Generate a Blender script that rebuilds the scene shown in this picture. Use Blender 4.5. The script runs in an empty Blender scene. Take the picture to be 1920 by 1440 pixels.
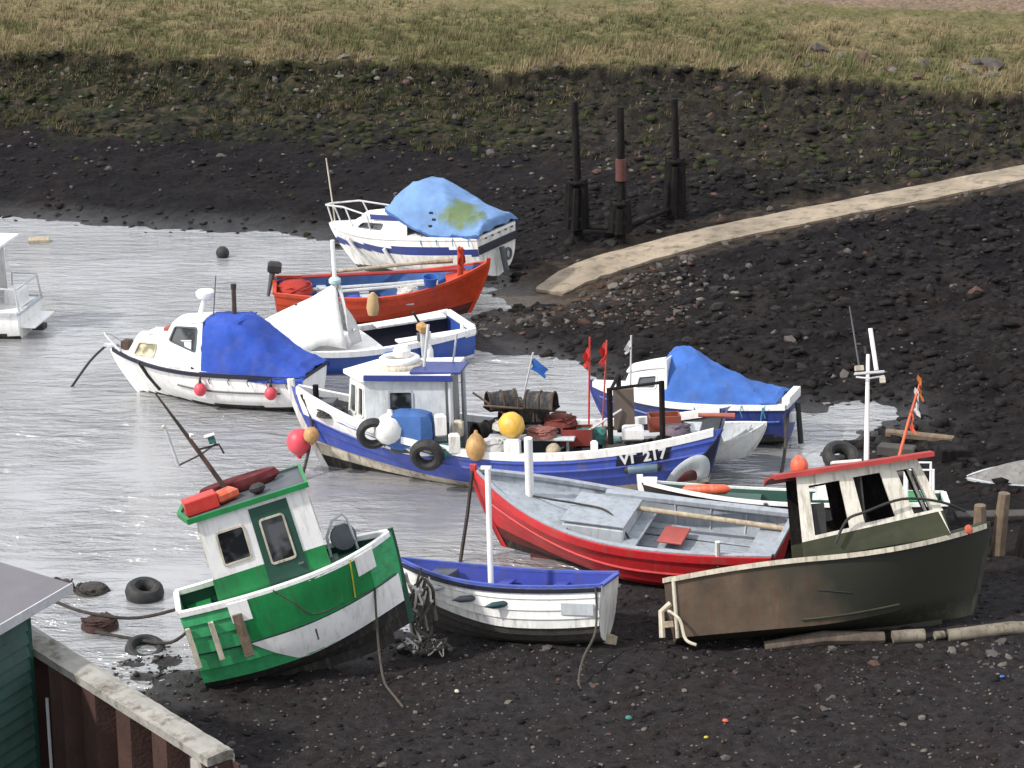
import bpy, math, random
import numpy as np
from mathutils import Matrix, Vector, Euler
R = math.radians
scene = bpy.context.scene
COL = scene.collection

# ------------------------------------------------------------------ camera
cam = bpy.data.cameras.new("camera")
cam.sensor_width = 36.0
cam.lens = 36.0 * 4300 / 1920
cam.clip_start = 0.5
cam.clip_end = 3000
cam_o = bpy.data.objects.new("camera", cam)
COL.objects.link(cam_o)
cam_o.location = (0, 0, 16)
cam_o.rotation_euler = (R(90 - 17), 0, 0)
scene.camera = cam_o

# ------------------------------------------------------------------ sky and sun
SUN_EL, SUN_AZ = 42.0, -112.0       # azimuth from +Y, clockwise: the light comes from the left and a little from behind
world = bpy.data.worlds.new("World")
scene.world = world
world.use_nodes = True
nt = world.node_tree
for n in list(nt.nodes):
    nt.nodes.remove(n)
w_out = nt.nodes.new("ShaderNodeOutputWorld")
w_bg = nt.nodes.new("ShaderNodeBackground")
w_sky = nt.nodes.new("ShaderNodeTexSky")
w_sky.sky_type = 'NISHITA'
w_sky.sun_disc = False
w_sky.sun_elevation = R(SUN_EL)
w_sky.sun_rotation = R(SUN_AZ)
w_sky.air_density = 1.0
w_sky.dust_density = 3.0
w_tc = nt.nodes.new("ShaderNodeTexCoord")
w_map = nt.nodes.new("ShaderNodeMapping")
w_map.inputs['Scale'].default_value = (1, 1, 2.6)
w_noise = nt.nodes.new("ShaderNodeTexNoise")
w_noise.inputs['Scale'].default_value = 2.2
w_noise.inputs['Detail'].default_value = 6
w_ramp = nt.nodes.new("ShaderNodeValToRGB")       # broken bright cloud over the whole sky
w_ramp.color_ramp.elements[0].position = .25
w_ramp.color_ramp.elements[0].color = (6.8, 7.0, 7.4, 1)
w_ramp.color_ramp.elements[1].position = .75
w_ramp.color_ramp.elements[1].color = (9.6, 9.7, 9.9, 1)
w_mix = nt.nodes.new("ShaderNodeMixRGB")
w_mix.inputs['Fac'].default_value = .78
w_bg.inputs['Strength'].default_value = .13
L = nt.links.new
L(w_tc.outputs['Generated'], w_map.inputs['Vector'])
L(w_map.outputs['Vector'], w_noise.inputs['Vector'])
L(w_noise.outputs['Fac'], w_ramp.inputs['Fac'])
L(w_sky.outputs['Color'], w_mix.inputs['Color1'])
L(w_ramp.outputs['Color'], w_mix.inputs['Color2'])
L(w_mix.outputs['Color'], w_bg.inputs['Color'])
L(w_bg.outputs['Background'], w_out.inputs['Surface'])

sun = bpy.data.lights.new("sun", 'SUN')
sun.energy = 3.3
sun.angle = R(2.5)
sun.color = (1.0, .95, .88)
sun_o = bpy.data.objects.new("sun", sun)
COL.objects.link(sun_o)
_d = Vector((math.sin(R(SUN_AZ)) * math.cos(R(SUN_EL)), math.cos(R(SUN_AZ)) * math.cos(R(SUN_EL)), math.sin(R(SUN_EL))))
sun_o.rotation_euler = _d.to_track_quat('Z', 'Y').to_euler()
sun_o.location = _d * 100

vs = scene.view_settings
vs.view_transform = 'Standard'
vs.look = 'None'
vs.exposure = 0.4
vs.gamma = 1.0
vs.use_curve_mapping = False

# ------------------------------------------------------------------ helpers
rnd = random.Random(7)
class MB:
    """collects geometry; build() links it as one mesh object"""
    def __init__(s): s.v = []; s.f = []; s.m = []; s.M = Matrix.Identity(4)
    def at(s, loc=(0, 0, 0), rot=(0, 0, 0), sc=1):
        s.M = Matrix.Translation(loc) @ Euler(rot).to_matrix().to_4x4() @ Matrix.Scale(sc, 4); return s
    def add(s, vs, fs, mi=0):
        o = len(s.v); s.v += [tuple(s.M @ Vector(v)) for v in vs]
        s.f += [tuple(i + o for i in f) for f in fs]; s.m += [mi] * len(fs); return s
    def box(s, c, d, mi=0, taper=1.0, bev=0.0):
        x, y, z = (k / 2 for k in d)
        if bev:
            pts = []
            for zz, e in ((-z, bev), (-z + bev, 0), (z - bev, 0), (z, bev)):
                for sx, sy in ((-1, -1), (1, -1), (1, 1), (-1, 1)):
                    pts.append((c[0] + sx * (x - e), c[1] + sy * (y - e), c[2] + zz))
            fs = [(3, 2, 1, 0), (12, 13, 14, 15)]
            for k in range(3):
                for i in range(4):
                    j = (i + 1) % 4; fs.append((k * 4 + i, k * 4 + j, k * 4 + 4 + j, k * 4 + 4 + i))
            return s.add(pts, fs, mi)
        vs = [(c[0] + sx * x * (taper if sz > 0 else 1), c[1] + sy * y * (taper if sz > 0 else 1), c[2] + sz * z)
              for sz in (-1, 1) for sx, sy in ((-1, -1), (1, -1), (1, 1), (-1, 1))]
        return s.add(vs, [(3, 2, 1, 0), (4, 5, 6, 7), (0, 1, 5, 4), (1, 2, 6, 5), (2, 3, 7, 6), (3, 0, 4, 7)], mi)
    def tube(s, path, r, n=8, mi=0, cap=True):
        P = [Vector(p) for p in path]; rr = r if isinstance(r, (list, tuple)) else [r] * len(P)
        vs = []; t0 = None
        for i, p in enumerate(P):
            t = (P[min(i + 1, len(P) - 1)] - P[max(i - 1, 0)]).normalized()
            if t0 is None:
                a = Vector((0, 0, 1)) if abs(t.z) < .9 else Vector((1, 0, 0)); u = t.cross(a).normalized()
            else:
                u = (u - t * u.dot(t)).normalized()
            w = t.cross(u); t0 = t
            vs += [tuple(p + (u * math.cos(2 * math.pi * k / n) + w * math.sin(2 * math.pi * k / n)) * rr[i]) for k in range(n)]
        fs = [(i * n + k, i * n + (k + 1) % n, (i + 1) * n + (k + 1) % n, (i + 1) * n + k) for i in range(len(P) - 1) for k in range(n)]
        if cap: fs += [tuple(range(n - 1, -1, -1)), tuple((len(P) - 1) * n + k for k in range(n))]
        return s.add(vs, fs, mi)
    def lathe(s, prof, n=14, mi=0, mis=None):
        vs = [(r * math.cos(2 * math.pi * k / n), r * math.sin(2 * math.pi * k / n), z) for r, z in prof for k in range(n)]
        for i in range(len(prof) - 1):
            pass
        fs = []; ms = []
        for i in range(len(prof) - 1):
            for k in range(n):
                fs.append((i * n + k, i * n + (k + 1) % n, (i + 1) * n + (k + 1) % n, (i + 1) * n + k)); ms.append(mis[i] if mis else mi)
        if prof[0][0] > 1e-4: fs.append(tuple(range(n - 1, -1, -1))); ms.append(ms[0])
        if prof[-1][0] > 1e-4: fs.append(tuple((len(prof) - 1) * n + k for k in range(n))); ms.append(ms[-1])
        o = len(s.f); s.add(vs, fs, mi); s.m[o:] = ms; return s
    def torus(s, Rr, r, n=24, k=10, sq=1.0, mi=0):
        vs = []; fs = []
        for i in range(n):
            a = 2 * math.pi * i / n
            for j in range(k):
                b = 2 * math.pi * j / k; q = Rr + r * math.cos(b)
                vs.append((q * math.cos(a), q * math.sin(a), r * sq * math.sin(b)))
        for i in range(n):
            for j in range(k):
                fs.append((i * k + j, (i + 1) % n * k + j, (i + 1) % n * k + (j + 1) % k, i * k + (j + 1) % k))
        return s.add(vs, fs, mi)
    def ball(s, c, r, n=14, mi=0, sq=(1, 1, 1)):
        k = n // 2; prof = [(math.sin(math.pi * i / k), -math.cos(math.pi * i / k)) for i in range(k + 1)]
        vs = []; fs = []
        vs.append((c[0], c[1], c[2] - r * sq[2]))
        for i in range(1, k):
            for j in range(n):
                a = 2 * math.pi * j / n; vs.append((c[0] + r * sq[0] * prof[i][0] * math.cos(a), c[1] + r * sq[1] * prof[i][0] * math.sin(a), c[2] + r * sq[2] * prof[i][1]))
        vs.append((c[0], c[1], c[2] + r * sq[2])); e = len(vs) - 1
        for j in range(n):
            fs.append((0, 1 + (j + 1) % n, 1 + j)); fs.append((e, e - n + j, e - n + (j + 1) % n))
        for i in range(k - 2):
            for j in range(n):
                a = 1 + i * n; fs.append((a + j, a + (j + 1) % n, a + n + (j + 1) % n, a + n + j))
        return s.add(vs, fs, mi)
    def grid(s, rows, mi=0, close=False, matfn=None):
        n = len(rows[0]); vs = [p for r in rows for p in r]; fs = []; ms = []
        for i in range(len(rows) - 1):
            for j in range(n if close else n - 1):
                jj = (j + 1) % n; fs.append((i * n + j, i * n + jj, (i + 1) * n + jj, (i + 1) * n + j)); ms.append(matfn(i, j) if matfn else mi)
        o = len(s.f); s.add(vs, fs, mi); s.m[o:] = ms; return s
    def wall(s, bl, br, tr, tl, th, openings=(), mi=0, mis=None):
        """a quad wall with real openings (s0,s1,t0,t1); extruded by th along its back normal"""
        bl, br, tr, tl = (Vector(p) for p in (bl, br, tr, tl))
        nrm = (br - bl).cross(tl - bl).normalized()
        S = sorted({0., 1.} | {o[0] for o in openings} | {o[1] for o in openings}); T = sorted({0., 1.} | {o[2] for o in openings} | {o[3] for o in openings} | ({mis} if mis else set()))
        P = lambda a, b: (bl * (1 - a) + br * a) * (1 - b) + (tl * (1 - a) + tr * a) * b
        nS, nT = len(S) - 1, len(T) - 1
        full = lambda i, j: 0 <= i < nS and 0 <= j < nT and not any(o[0] <= (S[i] + S[i + 1]) / 2 <= o[1] and o[2] <= (T[j] + T[j + 1]) / 2 <= o[3] for o in openings)
        vs = [tuple(P(a, b) - nrm * (th * k)) for k in (0, 1) for b in T for a in S]
        id_ = lambda i, j, k: k * (nS + 1) * (nT + 1) + j * (nS + 1) + i
        for j in range(nT):
            fs = []
            for i in range(nS):
                if not full(i, j): continue
                fs.append((id_(i, j, 0), id_(i + 1, j, 0), id_(i + 1, j + 1, 0), id_(i, j + 1, 0)))
                fs.append((id_(i, j, 1), id_(i, j + 1, 1), id_(i + 1, j + 1, 1), id_(i + 1, j, 1)))
                for (di, dj, a, b) in ((-1, 0, (0, 0), (0, 1)), (1, 0, (1, 1), (1, 0)), (0, -1, (1, 0), (0, 0)), (0, 1, (0, 1), (1, 1))):
                    if not full(i + di, j + dj):
                        p, q = (i + a[0], j + a[1]), (i + b[0], j + b[1])
                        fs.append((id_(*p, 0), id_(*q, 0), id_(*q, 1), id_(*p, 1)))
            if j == 0: s._w0 = len(s.v); s.add(vs, fs, (1 if mis and (T[j] + T[j + 1]) / 2 < mis else mi))
            else:
                s.f += [tuple(x + s._w0 for x in f) for f in fs]; s.m += [(1 if mis and (T[j] + T[j + 1]) / 2 < mis else mi)] * len(fs)
        s.P, s.N = P, nrm
        return s
    def mesh(s, name, mats, smooth=False, angle=40):
        me = bpy.data.meshes.new(name)
        me.from_pydata(s.v, [], s.f)
        for mt in mats: me.materials.append(mt)
        if len(mats) > 1: me.polygons.foreach_set("material_index", [min(i, len(mats) - 1) for i in s.m])
        if smooth: me.polygons.foreach_set("use_smooth", [True] * len(me.polygons))
        me.update()
        if smooth:
            try: me.set_sharp_from_angle(angle=R(angle))
            except Exception: pass
        return me
    def build(s, name, mats, parent=None, smooth=False, angle=40):
        mats = mats if isinstance(mats, (list, tuple)) else [mats]
        o = bpy.data.objects.new(name, s.mesh(name, mats, smooth, angle)); COL.objects.link(o)
        if parent is not None: o.parent = parent
        return o

def tag(o, label=None, cat=None, group=None, kind=None):
    if label: o["label"] = label
    if cat: o["category"] = cat
    if group: o["group"] = group
    if kind: o["kind"] = kind
    return o
def thing(name, label, cat, M=None, group=None):
    o = bpy.data.objects.new(name, None); COL.objects.link(o); o.empty_display_size = .2
    if M is not None: o.matrix_world = M
    return tag(o, label, cat, group)
def TR(loc, rz=0., rx=0., ry=0., sc=1.):
    return Matrix.Translation(loc) @ Euler((rx, ry, rz)).to_matrix().to_4x4() @ Matrix.Scale(sc, 4)
def pose(loc, yaw, pitch, roll, sc=1.):
    return Matrix.Translation(loc) @ Matrix.Rotation(R(yaw), 4, 'Z') @ Matrix.Rotation(R(pitch), 4, 'Y') @ Matrix.Rotation(R(roll), 4, 'X') @ Matrix.Scale(sc, 4)
def single(name, mb, mats, label, cat, M=None, group=None, smooth=True, angle=40):
    o = mb.build(name, mats, None, smooth, angle)
    if M is not None: o.matrix_world = M
    return tag(o, label, cat, group)
def sag(a, b, drop, n=14):
    a, b = Vector(a), Vector(b)
    return [tuple(a.lerp(b, i / n) - Vector((0, 0, drop * 4 * (i / n) * (1 - i / n)))) for i in range(n + 1)]
def spline(pts, n=6):
    P = [Vector(p) for p in pts]; out = []
    for i in range(len(P) - 1):
        a, b, c, d = P[max(i - 1, 0)], P[i], P[i + 1], P[min(i + 2, len(P) - 1)]
        for k in range(n):
            t = k / n; out.append(tuple(.5 * ((2 * b) + (c - a) * t + (2 * a - 5 * b + 4 * c - d) * t * t + (3 * b - a - 3 * c + d) * t ** 3)))
    out.append(tuple(P[-1])); return out

# value noise on numpy arrays
_rs = np.random.RandomState(3); _tab = _rs.rand(256, 256)
def vnoise(x, y):
    xi = np.floor(x).astype(int); yi = np.floor(y).astype(int); fx = x - xi; fy = y - yi
    fx = fx * fx * (3 - 2 * fx); fy = fy * fy * (3 - 2 * fy); g = lambda a, b: _tab[a % 256, b % 256]
    return (g(xi, yi) * (1 - fx) + g(xi + 1, yi) * fx) * (1 - fy) + (g(xi, yi + 1) * (1 - fx) + g(xi + 1, yi + 1) * fx) * fy
def fbm(x, y, o=4, gain=.5):
    a = 0; s = 0; w = 1.
    for k in range(o): a = a + w * vnoise(x * 2 ** k + 17.3 * k, y * 2 ** k + 9.1 * k); s += w; w *= gain
    return a / s

# ------------------------------------------------------------------ materials
MATS = {}
def mat_new(name):
    m = bpy.data.materials.new(name); m.use_nodes = True; nt = m.node_tree
    b = nt.nodes["Principled BSDF"]; return m, nt, b
def paint(name, c, rough=.5, var=.25, dirt=(.10, .085, .065), amt=.25, scale=2.5, metal=0., bump=.15, streak=True, spec=.5, fine=40):
    """weathered paint: patchy tone, vertical grime streaks and a little relief"""
    m, nt, b = mat_new(name); N = nt.nodes.new; L = nt.links.new
    tc = N("ShaderNodeTexCoord"); oi = N("ShaderNodeObjectInfo")
    n1 = N("ShaderNodeTexNoise"); n1.inputs['Scale'].default_value = scale; n1.inputs['Detail'].default_value = 5; n1.inputs['Roughness'].default_value = .65
    L(tc.outputs['Object'], n1.inputs['Vector'])
    r1 = N("ShaderNodeValToRGB"); r1.color_ramp.elements[0].position = .3; r1.color_ramp.elements[1].position = .7
    k = 1 - var; r1.color_ramp.elements[0].color = (c[0] * k, c[1] * k, c[2] * k, 1); r1.color_ramp.elements[1].color = (*[min(.9, x * (1 + var * .35)) for x in c], 1)
    L(n1.outputs['Fac'], r1.inputs['Fac'])
    mp = N("ShaderNodeMapping"); mp.inputs['Scale'].default_value = (5, 5, .8) if streak else (1.6, 1.6, 1.6); L(tc.outputs['Object'], mp.inputs['Vector'])
    n2 = N("ShaderNodeTexNoise"); n2.inputs['Scale'].default_value = 1.7; n2.inputs['Detail'].default_value = 6; n2.inputs['Roughness'].default_value = .7
    L(mp.outputs['Vector'], n2.inputs['Vector'])
    r2 = N("ShaderNodeValToRGB"); r2.color_ramp.elements[0].position = .5; r2.color_ramp.elements[0].color = (0, 0, 0, 1); r2.color_ramp.elements[1].position = .78; r2.color_ramp.elements[1].color = (amt * 2.2, amt * 2.2, amt * 2.2, 1)
    L(n2.outputs['Fac'], r2.inputs['Fac'])
    mx = N("ShaderNodeMixRGB"); mx.inputs['Color2'].default_value = (*dirt, 1)
    L(r2.outputs['Color'], mx.inputs['Fac']); L(r1.outputs['Color'], mx.inputs['Color1'])
    n5 = N("ShaderNodeTexNoise"); n5.inputs['Scale'].default_value = 8.5; n5.inputs['Detail'].default_value = 9; n5.inputs['Roughness'].default_value = .72; L(tc.outputs['Object'], n5.inputs['Vector'])
    r5 = N("ShaderNodeValToRGB"); r5.color_ramp.elements[0].position = .63; r5.color_ramp.elements[0].color = (0, 0, 0, 1); r5.color_ramp.elements[1].position = .67; r5.color_ramp.elements[1].color = (min(1, amt * 1.9),) * 3 + (1,); L(n5.outputs['Fac'], r5.inputs['Fac'])
    m5 = N("ShaderNodeMixRGB"); g5 = .5 * sum(c) / 3 + .04; m5.inputs['Color2'].default_value = (g5 * 1.1, g5, g5 * .9, 1); L(r5.outputs['Color'], m5.inputs['Fac']); L(mx.outputs['Color'], m5.inputs['Color1']); L(m5.outputs['Color'], b.inputs['Base Color'])
    b.inputs['Roughness'].default_value = rough; b.inputs['Metallic'].default_value = metal; b.inputs['Specular IOR Level'].default_value = spec
    if bump:
        n3 = N("ShaderNodeTexNoise"); n3.inputs['Scale'].default_value = fine; n3.inputs['Detail'].default_value = 3; L(tc.outputs['Object'], n3.inputs['Vector'])
        bp = N("ShaderNodeBump"); bp.inputs['Strength'].default_value = bump; bp.inputs['Distance'].default_value = .02
        L(n3.outputs['Fac'], bp.inputs['Height']); L(bp.outputs['Normal'], b.inputs['Normal'])
    MATS[name] = m; return m
def cloth(name, c, var=.3, rough=.85, amt=.15, scale=1.6):
    m = paint(name, c, rough, var, (.12, .11, .10), amt, scale, bump=.35, fine=9, streak=False, spec=.25); nt = m.node_tree; N = nt.nodes.new; L = nt.links.new
    bs = nt.nodes["Principled BSDF"]; old = bs.inputs['Normal'].links[0].from_socket; tc = N("ShaderNodeTexCoord"); mp = N("ShaderNodeMapping"); mp.inputs['Scale'].default_value = (1.6, .7, 1.1); mp.inputs['Rotation'].default_value = (.3, .2, .7); L(tc.outputs['Object'], mp.inputs['Vector'])
    v = N("ShaderNodeTexNoise"); v.noise_type = 'RIDGED_MULTIFRACTAL'; v.inputs['Scale'].default_value = 1.5; v.inputs['Detail'].default_value = 3; L(mp.outputs['Vector'], v.inputs['Vector'])
    bp = N("ShaderNodeBump"); bp.inputs['Strength'].default_value = .55; bp.inputs['Distance'].default_value = .06; L(v.outputs['Fac'], bp.inputs['Height']); L(old, bp.inputs['Normal']); L(bp.outputs['Normal'], bs.inputs['Normal']); return m
M_WHITE = paint("white_gloss_paint", (.80, .80, .79), .4, .10, (.32, .28, .22), .26)
M_WHITE2 = paint("chalky_white_paint", (.70, .70, .68), .6, .2, (.20, .17, .13), .40)
M_CREAM = paint("weathered_cream_paint", (.55, .50, .40), .7, .35, (.10, .085, .05), .55, 5)
M_GREEN = paint("bright_green_paint", (.004, .205, .050), .5, .28, (.03, .07, .04), .38)
M_LGREEN = paint("faded_green_paint", (.035, .33, .12), .55, .3, (.06, .14, .08), .3, 5)
M_DGREEN = paint("dark_green_paint", (.010, .062, .042), .5, .25, (.03, .04, .03), .2)
M_BLUE = paint("ultramarine_paint", (.042, .080, .40), .55, .28, (.12, .12, .17), .40)
M_DBLUE = paint("inside_blue_paint", (.03, .05, .33), .55, .25, (.05, .05, .10), .3)
M_NAVY = paint("navy_paint", (.007, .008, .026), .45, .25, (.03, .03, .03), .2)
M_NAVY2 = paint("dark_blue_hull_paint", (.018, .035, .19), .45, .25, (.05, .05, .07), .25)
M_BLUE2 = paint("mid_blue_hull_paint", (.03, .085, .36), .45, .22, (.10, .11, .14), .25)
M_RED = paint("red_hull_paint", (.50, .016, .022), .5, .28, (.26, .07, .06), .42)
M_DRED = paint("dark_red_antifouling", (.11, .014, .012), .8, .4, (.05, .04, .035), .5)
M_ROOFRED = paint("red_roof_paint", (.34, .022, .018), .6, .3, (.12, .05, .04), .3)
M_ORANGE = paint("orange_red_paint", (.50, .048, .012), .5, .25, (.20, .04, .02), .35, 4)
M_BROWN = paint("weathered_brown_hull", (.088, .060, .038), .75, .5, (.085, .034, .016), .5, 1.6)
M_OLIVE = paint("algae_dark_olive_hull", (.015, .016, .008), .7, .45, (.07, .05, .03), .35, 1.4)
M_OLIVE2 = paint("mossy_green_cabin_side", (.034, .039, .016), .75, .45, (.03, .028, .015), .4, 2.5)
M_GREY = paint("grey_deck_paint", (.30, .335, .38), .6, .25, (.12, .11, .10), .35, 3)
M_LGREY = paint("pale_grey_paint", (.46, .49, .52), .6, .2, (.20, .19, .17), .35, 3)
M_DGREY = paint("dark_grey_paint", (.075, .085, .10), .6, .3, (.04, .04, .04), .3)
M_BOTTOM = paint("fouled_or_shaded_hull_bottom", (.022, .019, .018), .85, .5, (.09, .075, .05), .45, 4, bump=.5)
M_BOTTOM2 = paint("muddy_grey_hull_bottom", (.055, .050, .045), .8, .45, (.04, .034, .028), .5, 3, bump=.5)
M_BLACK = paint("black_rubber", (.016, .016, .017), .7, .3, (.06, .055, .05), .35, 4)
M_IRON = paint("rusty_iron", (.05, .036, .030), .8, .5, (.14, .06, .03), .5, 6, bump=.5)
M_STEEL = paint("dull_steel", (.32, .32, .33), .4, .25, (.12, .09, .07), .3, 6, metal=.7)
M_GALV = paint("pale_grey_tube", (.50, .51, .53), .45, .2, (.2, .18, .16), .25, 6)
M_WOOD = paint("weathered_wood", (.17, .125, .085), .85, .45, (.05, .04, .03), .4, 6, bump=.5)
M_DWOOD = paint("wet_dark_timber", (.012, .0105, .011), .85, .5, (.035, .03, .025), .35, 5, bump=.6, spec=.12)
M_PLY = paint("pale_timber", (.42, .35, .25), .8, .35, (.12, .09, .06), .45, 6, bump=.4)
M_TARP = cloth("blue_tarpaulin", (.030, .078, .40))
M_TARP2 = cloth("faded_blue_tarpaulin", (.055, .13, .34))
M_TARPL = cloth("pale_blue_tarpaulin", (.15, .27, .50), .25)
M_MOSS = cloth("mossy_olive_patch", (.13, .17, .05))
M_CANVAS = cloth("white_canvas", (.74, .74, .72), .1, .85, .12)
M_CANVAS2 = cloth("grey_canvas", (.50, .50, .50), .2)
M_PINK = paint("pink_buoy_plastic", (.62, .055, .085), .45, .2, (.3, .12, .1), .25)
M_OBUOY = paint("faded_orange_plastic", (.60, .10, .04), .5, .3, (.45, .30, .22), .4, 7)
M_YBUOY = paint("yellow_buoy_plastic", (.66, .40, .05), .45, .3, (.6, .5, .35), .5, 5)
M_TAN = paint("tan_plastic", (.46, .27, .10), .55, .35, (.18, .09, .04), .45, 6)
M_REDP = paint("red_plastic", (.52, .03, .02), .45, .25, (.2, .03, .02), .3, 6)
M_BLUEP = paint("blue_plastic", (.02, .11, .42), .45, .25, (.05, .06, .1), .25, 6)
M_ROPE = paint("weathered_rope", (.075, .064, .054), .95, .4, (.06, .05, .04), .5, 9, bump=.6)
M_DROPE = paint("dark_wet_rope", (.035, .030, .027), .9, .4, (.09, .07, .05), .4, 9, bump=.6)
M_WROPE = paint("pale_rope", (.50, .49, .46), .95, .35, (.2, .17, .13), .5, 9, bump=.6)
M_YROPE = paint("yellow_rope", (.45, .42, .04), .9, .3, (.2, .17, .05), .4, 9)
M_BROPE = paint("blue_rope", (.06, .22, .34), .9, .3, (.1, .15, .15), .4, 9)
M_NETG = paint("teal_netting", (.05, .19, .17), .95, .6, (.03, .05, .05), .5, 14, bump=.9)
M_NETD = paint("dark_netting", (.04, .04, .042), .95, .7, (.16, .13, .1), .5, 14, bump=.9)
def glass(name, c=(.012, .014, .016), rough=.04):
    m, nt, b = mat_new(name); b.inputs['Base Color'].default_value = (*c, 1); b.inputs['Roughness'].default_value = rough
    n = nt.nodes.new("ShaderNodeTexNoise"); n.inputs['Scale'].default_value = 2.6; tc = nt.nodes.new("ShaderNodeTexCoord"); nt.links.new(tc.outputs['Object'], n.inputs['Vector'])
    bp = nt.nodes.new("ShaderNodeBump"); bp.inputs['Strength'].default_value = .05; nt.links.new(n.outputs['Fac'], bp.inputs['Height']); nt.links.new(bp.outputs['Normal'], b.inputs['Normal'])
    r = nt.nodes.new("ShaderNodeValToRGB"); r.color_ramp.elements[0].color = (*c, 1); r.color_ramp.elements[0].position = .45; r.color_ramp.elements[1].position = .6; r.color_ramp.elements[1].color = (*[x * 3 + .06 for x in c], 1); nt.links.new(n.outputs['Fac'], r.inputs['Fac']); nt.links.new(r.outputs['Color'], b.inputs['Base Color'])  # lighter blotches paint sky reflections and a glimpsed interior into the panes
    return m
M_GLASS = glass("dark_window_glass")
M_GLASSC = glass("curtained_window_glass", (.22, .20, .13), .2)
# ------------------------------------------------------------------ terrain
WATER = [(-90, 72), (-30, 71), (-15.99, 69.99), (-13.19, 69.25), (-10.78, 68.53), (-7.79, 68.1), (-5.78, 67.33), (-3.7, 64.47), (-1.96, 62.91), (-0.74, 61.71), (0.07, 59.43), (-0.77, 58.19), (-1.38, 57.15), (-1.07, 55.46), (0.53, 54.69), (1.63, 53.58), (2.4, 51.99), (4.24, 51.14), (6.88, 50.32), (8.37, 50.48), (8.91, 50.0), (8.16, 49.05), (7.12, 47.62), (7.15, 46.12), (6.36, 44.45), (5.19, 42.73), (2.93, 40.57), (0.39, 38.98), (-1.53, 37.98), (-2.16, 37.26), (-4.22, 36.38), (-5.68, 35.63), (-6.2, 34.6), (-7.6, 33.6), (-30, 33), (-90, 30)]
SCARP = [(-400, 120), (-60, 87), (-18.69, 84.2), (-12.8, 83.6), (-3.99, 81.9), (0.75, 80.6), (4.5, 80.3), (7.34, 80.2), (9.92, 78.5), (13.39, 77.24), (16.97, 75.39), (26, 71), (45, 60), (80, 40), (400, -60)]
SLIP = [(1.02, 60.66, 0.10), (2.24, 62.20, 0.36), (5.21, 64.1, 0.75), (8.42, 65.53, 1.1), (11.72, 66.77, 1.45), (15.5, 68.26, 1.85), (20, 70.1, 2.3), (26, 72.6, 2.9)]
def seg_dist(x, y, pts, closed):
    P = np.array(pts, float)[:, :2]; Q = np.roll(P, -1, 0) if closed else P[1:]; A = P if closed else P[:-1]
    d = np.full(x.shape, 1e9); tb = np.zeros(x.shape)
    for i, (a, b) in enumerate(zip(A, Q)):
        ab = b - a; t = np.clip(((x - a[0]) * ab[0] + (y - a[1]) * ab[1]) / (ab @ ab), 0, 1)
        q = np.hypot(x - a[0] - t * ab[0], y - a[1] - t * ab[1]); m = q < d; d = np.where(m, q, d); tb = np.where(m, i + t, tb)
    return d, tb
def inside(x, y, pts):
    r = np.zeros(x.shape, bool); n = len(pts)
    for i in range(n):
        (x1, y1), (x2, y2) = pts[i], pts[(i + 1) % n]
        c = ((y1 > y) != (y2 > y)) & (x < (x2 - x1) * (y - y1) / (y2 - y1 + 1e-12) + x1); r ^= c
    return r
SX = [p[0] for p in SCARP]; SY = [p[1] for p in SCARP]
def ground(x, y, full=False):
    x = np.asarray(x, float); y = np.asarray(y, float)
    wob = (fbm(x * .7 + 5, y * .7 + 3, 3) - .5)
    d, _ = seg_dist(x, y, WATER, True); d = np.where(inside(x, y, WATER), -d, d) + wob * 1.1
    ysc = np.interp(x, SX, SY) + (fbm(x * .33 + 40, x * 0 + 3.3, 5, .6) - .5) * 4.2
    ds, _ = seg_dist(x, y, SCARP, False); beyond = y - ysc
    land = np.clip(d, 0, None); e = land / (land + np.clip(ds, 0.01, None)); e = np.where(beyond > 0, 1, e)
    z = 2.55 * e ** .95
    z = np.where(d < 0, -np.minimum(.55, -d * .10), z)
    lump = fbm(x * 1.3, y * 1.3, 4) - .5; fine = fbm(x * 4.5 + 11, y * 4.5, 3) - .5
    amp = np.clip((d + 1.6) / 2.2, .12, 1) * np.clip((125 - y) / 25, 0, 1) * np.clip((60 - np.abs(x)) / 25, 0, 1) * (1 - .5 * (beyond > 0)); right = np.clip((x - 1) / 6, 0, 1) * np.clip((y - 40) / 8, 0, 1)
    z = z + amp * (lump * (.16 + .30 * e + .24 * right) + fine * (.07 + .16 * e + .12 * right))
    far = np.clip((y - 70) / 6, 0, 1) * np.clip(e * 2.2 - .9, 0, 1); z = z + far * (fbm(x * 2.3 + 7, y * 2.3 + 1, 3) - .5) * .42 * (beyond < 0)
    flat = np.exp(-(((x + 6.2) / 1.7) ** 2 + ((y - 36.2) / 1.6) ** 2)); z = z + flat * ((fbm(x * 3.1 + 2, y * 3.1, 3) - .5) * .42 + .02) * (d < .8)
    sc = np.clip(beyond / .35 + .3, 0, 1); z = z + sc * (.42 + .18 * (fbm(x * .9, y * 0 + 8, 3) - .5)); z = z + np.clip(beyond, 0, 60) * .042 * np.exp(-np.clip(beyond, 0, 60) / 60)
    # the slipway's bed
    dd, tb = seg_dist(x, y, SLIP, False); zl = np.interp(tb, range(len(SLIP)), [p[2] for p in SLIP]); m = np.clip((1.9 - dd) / 1.1, 0, 1)
    z = z * (1 - m) + (zl - .07) * m
    if full: return z, d, e, beyond, dd
    return z
def gz(x, y): return float(ground(np.array([x]), np.array([y]))[0])

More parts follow.
